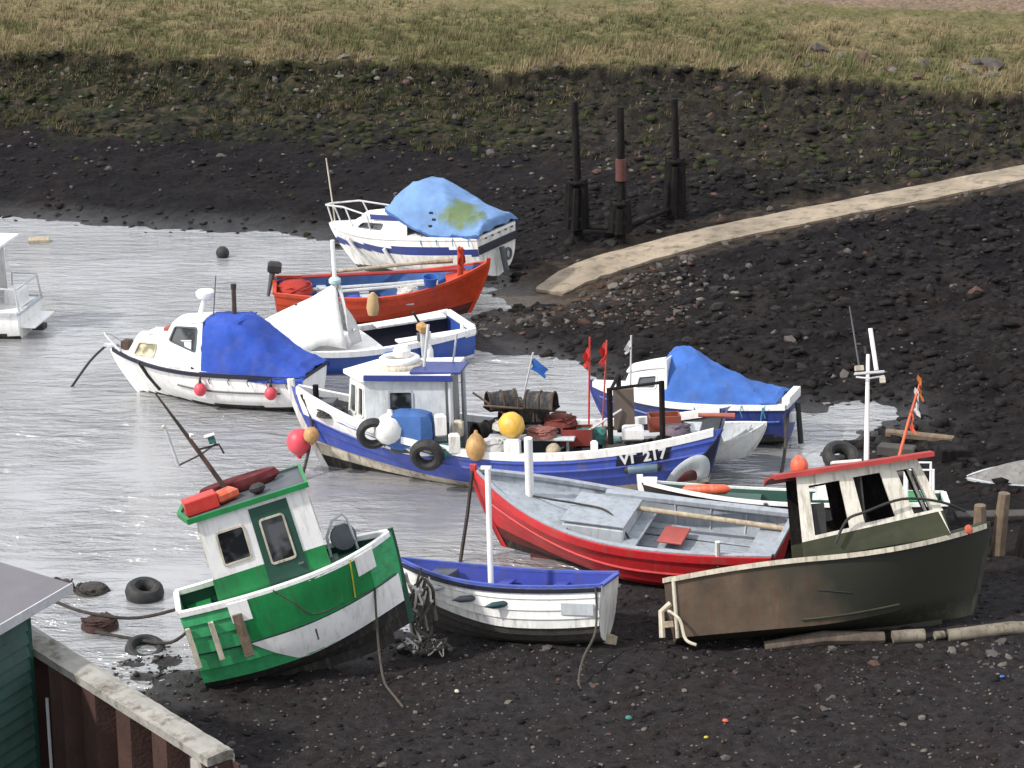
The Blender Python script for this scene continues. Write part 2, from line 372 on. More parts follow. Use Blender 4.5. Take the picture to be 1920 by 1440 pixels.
def axis(lo, hi, step, far_lo, far_hi):
    a = list(np.arange(lo, hi, step)); s = step
    while a[-1] < far_hi: s *= 1.22; a.append(a[-1] + s)
    s = step; b = [lo]
    while b[-1] > far_lo: s *= 1.22; b.append(b[-1] - s)
    return np.array(b[:0:-1] + a)
gx = axis(-20.5, 20.5, .12, -900, 900); gy = axis(29., 97., .12, -60, 1500)
X, Y = np.meshgrid(gx, gy); Z, D, E, BY, DSL = ground(X, Y, True)
nx, ny = len(gx), len(gy)
me = bpy.data.meshes.new("mud_ground")
co = np.stack([X, Y, Z], -1).reshape(-1, 3); idx = np.arange(nx * ny).reshape(ny, nx)
quads = np.stack([idx[:-1, :-1], idx[:-1, 1:], idx[1:, 1:], idx[1:, :-1]], -1).reshape(-1, 4)
me.vertices.add(len(co)); me.vertices.foreach_set("co", co.ravel()); me.loops.add(quads.size); me.loops.foreach_set("vertex_index", quads.ravel())
me.polygons.add(len(quads)); me.polygons.foreach_set("loop_start", np.arange(0, quads.size, 4)); me.polygons.foreach_set("loop_total", np.full(len(quads), 4)); me.polygons.foreach_set("use_smooth", np.ones(len(quads), bool))
me.update(calc_edges=True)
# ground cover: mud, red-brown gravel, weed, grass, bare earth (own colours, plus shade painted below the scarp)
def mixc(a, b, t): return a * (1 - t[..., None]) + np.array(b) * t[..., None]
n_big = fbm(X * .35, Y * .35, 4); n_mid = fbm(X * 1.1 + 3, Y * 1.1 + 8, 4); n_fin = fbm(X * 3.7, Y * 3.7 + 5, 3)
FD = np.clip((125 - Y) / 25, 0, 1) * np.clip((60 - np.abs(X)) / 25, 0, 1); n_big, n_mid, n_fin = (.5 + (q_ - .5) * FD for q_ in (n_big, n_mid, n_fin))
C = np.zeros(X.shape + (3,)) + np.array((.0135, .0122, .0138))
C = mixc(C, (.027, .0235, .0240), np.clip((n_mid - .45) * 3, 0, 1))
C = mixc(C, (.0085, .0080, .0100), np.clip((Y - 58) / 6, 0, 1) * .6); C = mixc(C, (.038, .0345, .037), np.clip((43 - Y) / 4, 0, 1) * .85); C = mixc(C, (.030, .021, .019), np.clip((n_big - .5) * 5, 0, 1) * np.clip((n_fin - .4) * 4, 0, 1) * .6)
near_spit = np.exp(-(((X - .8) / 2.6) ** 2 + ((Y - 60) / 2.2) ** 2)); C = mixc(C, (.085, .062, .046), np.clip(near_spit * 1.2 * (n_fin + .2), 0, .8))
weed = np.clip((E - .50 - .5 * (n_big - .5)) * 7, 0, 1) * np.clip((Y - 66) / 5, 0, 1) * (.25 + .75 * np.clip((3 - X) / 6, 0, 1)); rub = np.clip((E - .45) * 5, 0, 1) * np.clip((X + 2) / 5, 0, 1) * np.clip((Y - 68) / 4, 0, 1); C = mixc(C, (.040, .033, .029), rub * np.clip(n_fin * 2 - .4, 0, 1)); C = mixc(C, (.024, .029, .014), weed * np.clip(n_mid * 2 - .3, .2, 1))
C = mixc(C, (.075, .062, .040), weed * np.clip((n_fin - .52) * 7, 0, 1) * .8)
scarp_shade = np.clip(1 - np.abs(BY + .25) / .5, 0, 1); C = mixc(C, (.012, .011, .011), scarp_shade * np.clip(n_mid * 2.5 - .6, 0, 1))  # near-black band paints the overhang's shadow below the scarp
gr = np.clip(BY * 2.5 - .2, 0, 1); gcol = mixc(np.zeros(X.shape + (3,)) + np.array((.185, .158, .082)), (.135, .128, .058), np.clip((n_big - .42) * 5, 0, 1)); gcol = mixc(gcol, (.235, .195, .108), np.clip((n_mid - .5) * 5, 0, 1) * .75)
C = C * (1 - gr[..., None]) + gcol * gr[..., None]
earth = np.clip((BY - 15.5 - (n_big - .5) * 5) * .5, 0, 1); C = mixc(C, (.235, .172, .135), earth * .85)
side = np.clip((1.9 - DSL) * 2, 0, 1) * (Y > 58); C = mixc(C, (.11, .085, .06), side * .5 * np.clip(n_fin * 2 - .4, 0, 1))
wet = np.clip(1 - D / 1.6, 0, 1) * (BY < 0)
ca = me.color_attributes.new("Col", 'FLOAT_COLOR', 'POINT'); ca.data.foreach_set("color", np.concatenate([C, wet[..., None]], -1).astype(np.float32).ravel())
m, nt, b = mat_new("mud_and_grass_ground"); N = nt.nodes.new; LK = nt.links.new
at = N("ShaderNodeVertexColor"); at.layer_name = "Col"; tc = N("ShaderNodeTexCoord")
n1 = N("ShaderNodeTexNoise"); n1.inputs['Scale'].default_value = 5.5; n1.inputs['Detail'].default_value = 8; n1.inputs['Roughness'].default_value = .75; LK(tc.outputs['Object'], n1.inputs['Vector'])
r1 = N("ShaderNodeValToRGB"); r1.color_ramp.elements[0].position = .3; r1.color_ramp.elements[0].color = (.35, .35, .36, 1); r1.color_ramp.elements[1].position = .72; r1.color_ramp.elements[1].color = (1.75, 1.7, 1.65, 1); LK(n1.outputs['Fac'], r1.inputs['Fac'])
mm = N("ShaderNodeMixRGB"); mm.blend_type = 'MULTIPLY'; mm.inputs['Fac'].default_value = 1; LK(at.outputs['Color'], mm.inputs['Color1']); LK(r1.outputs['Color'], mm.inputs['Color2'])
vo = N("ShaderNodeTexVoronoi"); vo.inputs['Scale'].default_value = 9; LK(tc.outputs['Object'], vo.inputs['Vector'])
rv = N("ShaderNodeValToRGB"); rv.color_ramp.elements[0].position = .0; rv.color_ramp.elements[0].color = (1, 1, 1, 1); rv.color_ramp.elements[1].position = .16; rv.color_ramp.elements[1].color = (0, 0, 0, 1); LK(vo.outputs['Distance'], rv.inputs['Fac'])
n4 = N("ShaderNodeTexNoise"); n4.inputs['Scale'].default_value = .9; n4.inputs['Detail'].default_value = 4; LK(tc.outputs['Object'], n4.inputs['Vector'])
r4 = N("ShaderNodeValToRGB"); r4.color_ramp.elements[0].position = .48; r4.color_ramp.elements[1].position = .68; r4.color_ramp.elements[1].color = (.5, .5, .5, 1); LK(n4.outputs['Fac'], r4.inputs['Fac'])
mu = N("ShaderNodeMath"); mu.operation = 'MULTIPLY'; LK(rv.outputs['Color'], mu.inputs[0]); LK(r4.outputs['Color'], mu.inputs[1])
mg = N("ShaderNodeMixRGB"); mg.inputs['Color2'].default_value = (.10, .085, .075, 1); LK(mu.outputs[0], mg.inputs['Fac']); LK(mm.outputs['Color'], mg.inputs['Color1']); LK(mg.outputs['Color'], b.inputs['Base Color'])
rr = N("ShaderNodeMapRange"); rr.inputs['To Min'].default_value = .85; rr.inputs['To Max'].default_value = .32; LK(at.outputs['Alpha'], rr.inputs['Value']); LK(rr.outputs['Result'], b.inputs['Roughness']); sp = N("ShaderNodeMapRange"); sp.inputs['To Min'].default_value = .10; sp.inputs['To Max'].default_value = .55; LK(at.outputs['Alpha'], sp.inputs['Value']); LK(sp.outputs['Result'], b.inputs['Specular IOR Level'])
bp = N("ShaderNodeBump"); bp.inputs['Strength'].default_value = 1.0; bp.inputs['Distance'].default_value = .2; LK(n1.outputs['Fac'], bp.inputs['Height']); LK(bp.outputs['Normal'], b.inputs['Normal'])
me.materials.append(m); M_GROUND = m
terrain = bpy.data.objects.new("mud_ground", me); COL.objects.link(terrain); tag(terrain, kind="structure")

# water: one sheet just above the creek bed
m, nt, b = mat_new("rippled_creek_water"); N = nt.nodes.new; LK = nt.links.new
b.inputs['Base Color'].default_value = (.235, .238, .246, 1); b.inputs['Roughness'].default_value = .07; b.inputs['IOR'].default_value = 2.3; b.inputs['Specular IOR Level'].default_value = 1.0
tc = N("ShaderNodeTexCoord"); mp = N("ShaderNodeMapping"); mp.inputs['Scale'].default_value = (.42, 1.25, 1); mp.inputs['Rotation'].default_value = (0, 0, .12); LK(tc.outputs['Object'], mp.inputs['Vector'])
w1 = N("ShaderNodeTexNoise"); w1.inputs['Scale'].default_value = 2.3; w1.inputs['Detail'].default_value = 5; w1.inputs['Roughness'].default_value = .62; w1.inputs['Distortion'].default_value = .4; LK(mp.outputs['Vector'], w1.inputs['Vector'])
w2 = N("ShaderNodeTexNoise"); w2.inputs['Scale'].default_value = .23; w2.inputs['Detail'].default_value = 2; LK(tc.outputs['Object'], w2.inputs['Vector'])
rw = N("ShaderNodeValToRGB"); rw.color_ramp.elements[0].position = .40; rw.color_ramp.elements[0].color = (.22, .22, .22, 1); rw.color_ramp.elements[1].position = .56; LK(w2.outputs['Fac'], rw.inputs['Fac'])
bp = N("ShaderNodeBump"); bp.inputs['Distance'].default_value = .3; LK(rw.outputs['Color'], bp.inputs['Strength']); LK(w1.outputs['Fac'], bp.inputs['Height']); LK(bp.outputs['Normal'], b.inputs['Normal'])
wm = MB(); wm.add([(-90, 29, 0), (14, 29, 0), (14, 75, 0), (-90, 75, 0)], [(0, 1, 2, 3)])
water = wm.build("water", m); tag(water, kind="structure")

# slipway: concrete strip with a broken toe
M_CONC = paint("sandy_concrete", (.30, .245, .18), .95, .45, (.085, .07, .05), .7, .7, bump=.4, streak=False)
mb = MB(); rows = []; pts = spline(SLIP, 8); pw = .76
for i, p in enumerate(pts):
    a, c = Vector(pts[max(i - 1, 0)]), Vector(pts[min(i + 1, len(pts) - 1)]); t = (c - a); t.z = 0; t.normalize(); nrm = Vector((-t.y, t.x, 0)); p = Vector(p)
    k = pw * (.62 + .38 * min(1, i / 9)) + rnd.uniform(-.04, .04); e = rnd.uniform(-.04, .04)
    rows.append([tuple(p + nrm * k + Vector((0, 0, -.35))), tuple(p + nrm * k), tuple(p + nrm * k * .3 + Vector((0, 0, .02 + e * .3))), tuple(p - nrm * k * .4 + Vector((0, 0, .015))), tuple(p - nrm * (k + e)), tuple(p - nrm * (k + e) + Vector((0, 0, -.35)))])
rows = [[(x, y, z - .3) for x, y, z in rows[0]]] + rows; mb.grid(rows)
tag(mb.build("slipway", M_CONC), kind="structure")

class Hull:
    """x: stern 0 -> bow L, y: port +, z: keel 0 up."""
    def __init__(s, L, B, hs, hm, hb, um=.45, tw=.8, q=2.2, rake=.4, trk=.1, usm=.4,
                 mid=((0,0),(.35,.06),(.68,.16),(.88,.36),(.97,.65),(1,1)),
                 bow=((0,0),(.10,.12),(.24,.3),(.45,.52),(.72,.77),(1,1)), rb=.15, rs=.1, stem=.03, base=0.):
        s.__dict__.update(locals()); s.mid=np.array(mid,float); s.bow=np.array(bow,float)
    def b(s,u):
        if u<s.um: f=s.tw+(1-s.tw)*math.sin(math.pi/2*max(0,u)/s.um)
        else: f=1-((u-s.um)/(1-s.um))**s.q
        return max(s.B/2*f, s.stem)
    def zs(s,u):
        if u<s.usm: return s.hm+(s.hs-s.hm)*((s.usm-u)/s.usm)**2
        return s.hm+(s.hb-s.hm)*((u-s.usm)/(1-s.usm))**2
    def zk(s,u): return s.base+s.rb*max(0,(u-.7)/.3)**2+s.rs*max(0,(.35-u)/.35)**2
    def sec(s,u,w):
        t=min(1,max(0,(u-.4)/.6)); t=t*t*(3-2*t)
        P=s.mid*(1-t)+s.bow*t; k=len(P)-1; xs=np.linspace(0,1,k+1)
        return float(np.interp(w,xs,P[:,0])), float(np.interp(w,xs,P[:,1]))
    def pt(s,u,w,side=1,off=0.):
        yf,zf=s.sec(u,w); zk=s.zk(u); z=zk+(s.zs(u)-zk)*zf
        xs=s.L-s.rake*(1-zf)**1.4; xt=s.trk*(1-zf)
        return (xt+(xs-xt)*u, side*(s.b(u)*yf+off), z)
    def at_z(s,u,z,inset=0.):
        ws=np.linspace(0,1,41); P=np.array([s.pt(u,w) for w in ws])
        y=float(np.interp(z,P[:,2],P[:,1])); x=float(np.interp(z,P[:,2],P[:,0]))
        return x,max(.01,y-inset)
# ------------------------------------------------------------------ boat building helpers
class B:
    """a boat: an Empty at its keel that parents its parts"""
    def __init__(s, name, label, H, M):
        s.H = H; s.M = M; s.root = thing(name, label, "boat", M)
    def add(s, name, mb, mats, parent=None, smooth=False, angle=40):
        return mb.build(name, mats, parent or s.root, smooth, angle)
    def planks(s, ws, mats, t=.022, N=18, name="plank"):
        """clinker strakes, each a plank of its own, lower edge lapped proud"""
        H = s.H
        for sd in (1, -1):
            for k in range(len(ws) - 1):
                us = np.linspace(0, 1, N + 1); rows = []
                for u in us:
                    fade = min(1., (1 - u) * 8)
                    a = H.pt(u, ws[k + 1], sd, .004); c = H.pt(u, ws[k], sd, t * fade + .003); d = H.pt(u, ws[k], sd, -.02); e = H.pt(u, ws[k + 1], sd, -.02)
                    c = (c[0], c[1], c[2] - .008)
                    rows.append([a, c, d, e] if sd > 0 else [e, d, c, a])
                mb = MB(); mb.grid(rows, close=True)
                s.add(name, mb, mats[k], smooth=True, angle=30)
    def shell(s, matfn, mats, N=30, NW=16, name="hull"):
        H = s.H; us = [1 - (1 - i / N) ** 1.25 for i in range(N + 1)]; ws = [i / NW for i in range(NW + 1)]
        rows = []
        for u in us:
            r = [H.pt(u, w, 1) for w in reversed(ws)] + [H.pt(u, w, -1) for w in ws[1:]]
            rows.append(r)
        def mf(i, j):
            w = (ws[NW - j] + ws[NW - j - 1]) / 2 if j < NW else (ws[j - NW] + ws[j - NW + 1]) / 2
            u = (us[i] + us[i + 1]) / 2; return matfn(u, w, H.pt(u, w)[2])
        mb = MB(); mb.grid(rows, matfn=mf); s.add(name, mb, mats, smooth=True, angle=35)
    def strip(s, u0, u1, w0, w1, off, mat, side, name, N=16, th=.012, parent=None):
        """a sheet following the hull's side between two heights (numbers or functions of u)"""
        f = lambda g, u: g(u) if callable(g) else g; rows = []
        for i in range(N + 1):
            u = u0 + (u1 - u0) * i / N; K = 4; ws = [f(w0, u) + (f(w1, u) - f(w0, u)) * k / K for k in range(K + 1)]
            r = [s.H.pt(u, w, side, off + th) for w in ws] + [s.H.pt(u, w, side, off - .03) for w in reversed(ws)]
            rows.append(r if side < 0 else r[::-1])
        mb = MB(); mb.grid(rows, close=True); mb.add(rows[0], [tuple(range(len(rows[0])))[::-1]]); mb.add(rows[-1], [tuple(range(len(rows[-1])))])
        return s.add(name, mb, mat, parent, smooth=True, angle=30)
    def transom(s, mat, name="transom", th=.05, mats=None):
        H = s.H; ws = np.linspace(0, 1, 12); pts = [H.pt(0, w, 1) for w in ws] + [H.pt(0, w, -1) for w in ws[::-1]]
        pts = [(p[0] - .004, p[1], p[2]) for p in pts]; back = [(p[0] + th, p[1] * .97, p[2]) for p in pts]; n = len(pts); mb = MB()
        mb.add(pts + back, [tuple(range(n)), tuple(range(2 * n - 1, n - 1, -1))] + [(i, n + i, n + (i + 1) % n, (i + 1) % n) for i in range(n)])
        return s.add(name, mb, mat)
    def lining(s, mat, zf, inset=.05, u0=.01, u1=.97, N=20, name="inner_lining"):
        H = s.H
        for sd in (1, -1):
            rows = []
            for i in range(N + 1):
                u = u0 + (u1 - u0) * i / N; top = H.zs(u) - .01; r = []
                for k in range(6):
                    z = zf + (top - zf) * k / 5; x, y = H.at_z(u, z, inset); r.append((x, sd * y, z))
                rows.append(r if sd > 0 else r[::-1])
            mb = MB(); mb.grid(rows); s.add(name, mb, mat, smooth=True)
    def floor(s, mat, zf, u0=.01, u1=.93, inset=.04, N=14, name="floor", camber=0., zfn=None):
        H = s.H; rows = []
        for i in range(N + 1):
            u = u0 + (u1 - u0) * i / N; z = zfn(u) if zfn else zf; x, y = H.at_z(u, z, inset)
            rows.append([(x, y * k, z + camber * (1 - k * k)) for k in (1, .5, 0, -.5, -1)])
        mb = MB(); mb.grid(rows); return s.add(name, mb, mat, smooth=True)
    def deck(s, mat, u0, u1, drop=.03, camber=.05, inset=.02, N=12, name="deck"):
        return s.floor(mat, 0, u0, u1, inset, N, name, camber, lambda u: s.H.zs(u) - drop)
    def rail(s, mat, u0=0., u1=1., out=.03, inn=.06, up=.03, dn=.05, sides=(1, -1), name="gunwale", N=22, transom=False, dz=0.):
        H = s.H
        for sd in sides:
            rows = []
            for i in range(N + 1):
                u = u0 + (u1 - u0) * i / N; x, y, z = H.pt(u, 1, 1); z += dz; yo = y + out; yi = max(.004, y - inn)
                r = [(x, sd * yo, z + up), (x, sd * yi, z + up), (x, sd * yi, z - dn), (x, sd * yo, z - dn)]; rows.append(r if sd < 0 else r[::-1])
            mb = MB(); mb.grid(rows, close=True); mb.add(rows[0], [(0, 1, 2, 3)]); mb.add(rows[-1], [(3, 2, 1, 0)]); s.add(name, mb, mat)
        if transom:
            x, y, z = H.pt(0, 1, 1); mb = MB(); mb.box((x + .01, 0, z + dz - .008), (.10, 2 * (y - inn) - .01, up + dn)); s.add("transom_cap", mb, mat)
    def rub(s, mat, w, u0=0., u1=.98, r=.03, sides=(1, -1), N=22, name="rubbing_strake"):
        for sd in sides:
            mb = MB(); mb.tube([s.H.pt(u0 + (u1 - u0) * i / N, w(u0 + (u1 - u0) * i / N) if callable(w) else w, sd, .012) for i in range(N + 1)], r, 6); s.add(name, mb, mat, smooth=True)
    def keel(s, mat, depth=.12, u0=.02, u1=.9, name="keel"):
        H = s.H; rows = []
        for i in range(15):
            u = u0 + (u1 - u0) * i / 14; x, y, z = H.pt(u, 0, 1); rows.append([(x, .03, z + .03), (x, -.03, z + .03), (x, -.03, z - depth), (x, .03, z - depth)])
        mb = MB(); mb.grid(rows, close=True); mb.add(rows[0], [(0, 1, 2, 3)]); mb.add(rows[-1], [(3, 2, 1, 0)]); s.add(name, mb, mat)
    def stem(s, mat, out=.05, th=.035, top=.06, name="stem_post"):
        H = s.H; rows = []
        for w in np.linspace(0, 1, 12):
            x, y, z = H.pt(1, w, 1); k = top if w == 1 else 0; rows.append([(x + out, th * .6, z + k), (x - .06, th, z + k), (x - .06, -th, z + k), (x + out, -th * .6, z + k)])
        mb = MB(); mb.grid(rows, close=True); mb.add(rows[-1], [(3, 2, 1, 0)]); mb.add(rows[0], [(0, 1, 2, 3)]); s.add(name, mb, mat)
    def window(s, wallobj, mb, o, frame, pane, fw=.035, proud=.02, th=.04):
        """frame ring round an opening of the last wall, and its pane as sub-parts"""
        s0, s1, t0, t1 = o; P, Nn = mb.P, mb.N; wv = (P(1, .5) - P(0, .5)).length; hv = (P(.5, 1) - P(.5, 0)).length; a, c = fw / wv, fw / hv
        f = MB(); n = 16; rows = []
        def ring(k, off):   # rounded rectangle
            pts = []; rx = .06 / wv; rz = .06 / hv
            for cx, cy, a0 in ((s1 - rx, t1 - rz, 0), (s0 + rx, t1 - rz, 90), (s0 + rx, t0 + rz, 180), (s1 - rx, t0 + rz, 270)):
                for q in range(4):
                    an = R(a0 + q * 30); pts.append(tuple(P(cx + (rx + k * a) * math.cos(an), cy + (rz + k * c) * math.sin(an)) + Nn * off))
            return pts
        f.grid([ring(.35, -th * .5), ring(-.75, -th * .5), ring(-.75, proud), ring(.35, proud), ring(.35, -th * .5)], close=True)
        s.add("window_frame", f, frame, wallobj)
        g = MB(); g.add([tuple(P(*q) - Nn * (th * .45)) for q in ((s0, t0), (s1, t0), (s1, t1), (s0, t1))], [(0, 1, 2, 3)]); s.add("window_pane", g, pane, wallobj)
    def loft(s, secs, mat, name, n=5, wr=.02, seed=1, smooth=True, nx=7, th=.0, mats=None, matfn=None):
        """a draped sheet through cross-sections, wrinkled"""
        cs = [spline(c, n) for c in secs]; m = len(cs[0]); cols = [spline([c[j] for c in cs], nx) for j in range(m)]
        rows = [[cols[j][i] for j in range(m)] for i in range(len(cols[0]))]; rr = random.Random(seed); out = []
        for i, r in enumerate(rows):
            o = []
            for j, p in enumerate(r):
                cr = lambda a: (1 - abs(math.sin(a))) ** 3; k = wr * (1.3 * cr(p[0] * 3.1 + p[1] * 2.2 + seed) + 1.1 * cr(p[0] * 1.7 - p[1] * 3.4 + p[2] * 2.5 + seed * 2) + .9 * cr(p[0] * 5.3 + p[2] * 4.1) - .9 + rr.uniform(-.35, .35)); o.append((p[0] + k * .3, p[1] + k * .3, p[2] + k))
            out.append(o)
        mb = MB(); mb.grid(out, matfn=matfn); ob = s.add(name, mb, mats or mat, smooth=smooth, angle=24)
        md = ob.modifiers.new("thick", 'SOLIDIFY'); md.thickness = .012; return ob
    def bar(s, name, path, r, mat, n=8, parent=None):
        mb = MB(); mb.tube(path, r, n); return s.add(name, mb, mat, parent, smooth=True)
    def box(s, name, c, d, mat, parent=None, bev=.01, rot=(0, 0, 0)):
        mb = MB(); mb.at(c, rot); mb.box((0, 0, 0), d, bev=min(bev, min(d) * .3)); return s.add(name, mb, mat, parent)
    def on(s, loc, rz=0., rx=0., ry=0., sc=1.):
        return s.M @ TR(loc, rz, rx, ry, sc)
# ------------------------------------------------------------------ green and white boat, heeled over on the mud
H1 = Hull(4.2, 1.75, 1.50, 1.44, 1.56, tw=.86, q=2.7, rake=.12, trk=.05, base=-.42,
          mid=((0, 0), (.45, .10), (.74, .20), (.88, .36), (.95, .55), (.98, .72), (1, .86), (1, 1)), bow=((0, 0), (.14, .14), (.30, .28), (.48, .42), (.66, .58), (.78, .72), (.9, .86), (1, 1)))
b = B("green_fishing_boat", "green and white fishing boat heeled over on the mud with a tilted wheelhouse", H1, pose((-5.20, 35.25, .12), 12, -14.5, -6, .89))
b.planks(np.linspace(0, 1, 8), [M_BOTTOM, M_BOTTOM, M_LGREEN, M_LGREEN, M_LGREEN, M_LGREEN, M_LGREEN], t=.035)  # near-black bottom strakes paint in the shade under the heeled hull
for sd in (1, -1): b.strip(.26, .985, lambda u: min(.55, .27 + .28 * max(0, (.46 - u) / .2)), .555, .040, M_WHITE, sd, "white_boot_top")
b.transom(M_LGREEN); b.lining(M_DGREEN, .75); b.floor(M_GREEN, .75)
for sd in (1, -1):
    b.strip(.27, .86, .575, .985, .042, M_GREEN, sd, "side_panel")
    for u in (.27, .86):
        b.strip(u - .06, u + .03, .78, .99, .062, M_WHITE, sd, "white_knee", N=4)
b.rub(M_DGREEN, .565, .02, .97, .035)
b.rail(M_WHITE, 0, .99, .05, .10, .035, .06, transom=True); b.keel(M_BOTTOM, .2); b.stem(M_DGREEN)
b.box("stern_bench", (.35, .15, .95), (.42, 1.15, .38), M_DGREEN); b.box("bench_top", (.36, .15, 1.16), (.46, 1.18, .04), M_GREEN)
b.deck(M_DGREEN, .68, .985, .22, .05, .06, name="foredeck"); b.box("cabin_step", (2.98, .0, 1.1), (.3, .9, .5), M_DGREEN)
# wheelhouse: green below, white above, dark green door
x0, x1, y0, zb, zt = .72, 2.95, .72, .75, 3.05
mb = MB(); op = [(.13, .38, .58, .86)]
mb.wall((x0, -y0, zb), (x1, -y0, zb), (x1 - .06, -y0 + .08, zt), (x0 + .1, -y0 + .08, zt), .045, op, mis=.50)
w = b.add("wheelhouse_side", mb, [M_WHITE, M_GREEN]); b.window(w, mb, op[0], M_CREAM, M_GLASS)
P = mb.P; Nn = mb.N
d = MB(); q = lambda a, t, k=.02: tuple(P(a, t) + Nn * k); dop = [(.18, .80, .46, .88)]
d.wall(q(.46, .06), q(.81, .06), q(.81, .965), q(.46, .965), .03, dop); dd = b.add("door", d, M_DGREEN); b.window(dd, d, dop[0], M_CREAM, M_GLASS)
hb = MB(); hb.at(tuple(P(.76, .42) + Nn * .05)); hb.box((0, 0, 0), (.10, .03, .03)); b.add("door_handle", hb, M_STEEL, dd)
mb = MB(); mb.wall((x1, y0, zb), (x0, y0, zb), (x0 + .1, y0 - .08, zt), (x1 - .06, y0 - .08, zt), .045, op, mis=.50); w = b.add("wheelhouse_side", mb, [M_WHITE, M_GREEN]); b.window(w, mb, op[0], M_CREAM, M_GLASS)
mb = MB(); op = [(.08, .45, .6, .88), (.55, .92, .6, .88)]
mb.wall((x0, y0 - .045, zb), (x0, -y0 + .045, zb), (x0 + .1, -y0 + .125, zt), (x0 + .1, y0 - .125, zt), .045, op, mis=.5); w = b.add("wheelhouse_back", mb, [M_WHITE, M_GREEN])
for o in op: b.window(w, mb, o, M_CREAM, M_GLASS)
mb = MB(); mb.wall((x1, -y0 + .045, zb), (x1, y0 - .045, zb), (x1 - .06, y0 - .125, zt), (x1 - .06, -y0 + .125, zt), .045, op, mis=.5); w = b.add("wheelhouse_front", mb, [M_WHITE, M_GREEN])
for o in op: b.window(w, mb, o, M_CREAM, M_GLASS)
def tray(xa, xb, ya, yb, z, h, point):
    pts = [(xa, -ya), (xb, -ya), (xb, ya), (xa, ya), (xa - point, 0)]; ins = [(xa + .06, -ya + .06), (xb - .06, -ya + .06), (xb - .06, ya - .06), (xa + .06, ya - .06), (xa - point + .08, 0)]
    m = MB(); n = 5; m.grid([[(x, y, z) for x, y in pts], [(x, y, z + h) for x, y in pts], [(x, y, z + h) for x, y in ins], [(x, y, z + .05) for x, y in ins]], close=True, matfn=lambda i, j: 0 if i < 2 else 1)
    m.add([(x, y, z) for x, y in pts], [tuple(range(n))[::-1]]); m.add([(x, y, z + .05) for x, y in ins], [tuple(range(n))], 1); return m
b.add("roof", tray(.66, 2.96, .74, .74, zt + .002, .10, .16), [M_GREEN, M_DGREY])
b.bar("mast", [(1.55, .1, zt + .05), (1.15, .12, zt + 1.3), (.80, .14, zt + 2.35)], [.05, .04, .016], M_IRON)
b.bar("cross_arm", [(.80, .0, zt + .95), (1.25, .1, zt + 1.0), (1.58, .25, zt + 1.08)], .018, M_IRON)
b.bar("aerial_tube", [(.80, 0, zt + .95), (.78, 0, zt + 1.72)], .03, M_GALV)
mb = MB(); mb.ball((.76, 0, zt + 1.73), .04, 8); b.add("aerial_tip", mb, M_CREAM, smooth=True)
b.box("mast_lamp", (1.52, .22, zt + 1.17), (.13, .1, .12), M_NETG); b.box("lamp_hood", (1.50, .22, zt + 1.27), (.2, .14, .03), M_WHITE); b.bar("lamp_stay", [(1.2, .12, zt + 1.1), (1.62, .24, zt + 1.05), (1.66, .25, zt + .85)], .02, M_BLACK)
b.bar("deck_lamp", [(1.14, .13, zt + 1.32), (1.2, .12, zt + 1.42)], [.03, .045], M_WHITE)
# pot hauler on the foredeck
hx, hy, hz = 3.32, .28, 1.66
mb = MB(); mb.at((hx, hy, hz), (R(82), 0, R(12))); mb.lathe([(.03, -.05), (.25, -.045), (.19, -.012), (.19, .012), (.25, .045), (.03, .05)], 22); b.add("pot_hauler_wheel", mb, M_DGREY, smooth=True)
b.bar("hauler_arch", [(hx - .34, hy, 1.25), (hx - .30, hy, 1.75), (hx - .12, hy, 2.02), (hx + .1, hy, 2.10), (hx + .16, hy, 1.98), (hx + .2, hy, 1.35)], .028, M_GALV)
b.bar("hauler_strut", [(hx - .22, hy, 1.92), (hx + .12, hy, 1.92)], .02, M_GALV)
b.bar("exhaust_slot", [tuple(H1.pt(.55, .40, -1, .03)), tuple(H1.pt(.55, .5, -1, .03))], .03, M_DGREY)
# wooden fenders on the quarter, stuff on the roof and lines
for x, l, wd, mt in ((.06, .80, .09, M_CREAM), (.50, .76, .10, M_CREAM), (1.0, .85, .18, M_WOOD)):
    xx, yy = H1.at_z(x / 4.2, 1.2); mb = MB(); mb.box((xx, -yy - .085, .86 - l / 2 + .36), (wd, .08, l), bev=.012); b.add("wooden_fender", mb, mt)
b.bar("lashing", [H1.pt(.78, 1, -1, .07), H1.pt(.77, .8, -1, .07), H1.pt(.76, .6, -1, .075)], .016, M_YROPE)
b.bar("bow_line", spline([H1.pt(.42, 1, -1, .06), H1.pt(.50, .78, -1, .05), H1.pt(.58, .62, -1, .075), H1.pt(.84, .585, -1, .075)], 5), .013, M_ROPE)
mb = MB(); mb.box((0, 0, .14), (.62, .40, .28), bev=.02); mb2 = MB(); mb2.box((0, 0, .0), (.60, .38, .02))
g_boat = b
single("fish_box", mb, M_REDP, "red plastic fish box on the green boat's wheelhouse roof", "box", b.on((.98, -.22, zt + .06), .1), smooth=False)
mb = MB(); mb.box((0, 0, .12), (.42, .34, .2), bev=.05); single("folded_oilskins", mb, M_OBUOY, "bright orange-red bundle beside the red box on the wheelhouse roof", "bundle", b.on((1.45, -.1, zt + .06), .4), smooth=True)
mb = MB(); mb.lathe([(.02, 0), (.34, .01), (.40, .10), (.36, .22), (.2, .24), (.02, .22)], 18); mb.v = [(x * 2.0, y * .62, z) for x, y, z in mb.v]; single("dinghy_cover", mb, cloth("maroon_cloth", (.11, .016, .02)), "dark maroon heap of cloth at the far edge of the wheelhouse roof", "cloth", b.on((1.75, .42, zt + .06), 0, 0, 0, 1.0))
mb = MB(); mb.ball((0, 0, .1), .13, 10, sq=(1.2, 1, .8)); single("black_float", mb, M_BLACK, "small black float lying by the mast foot on the green boat's roof", "float", b.on((2.05, -.28, zt + .06)))
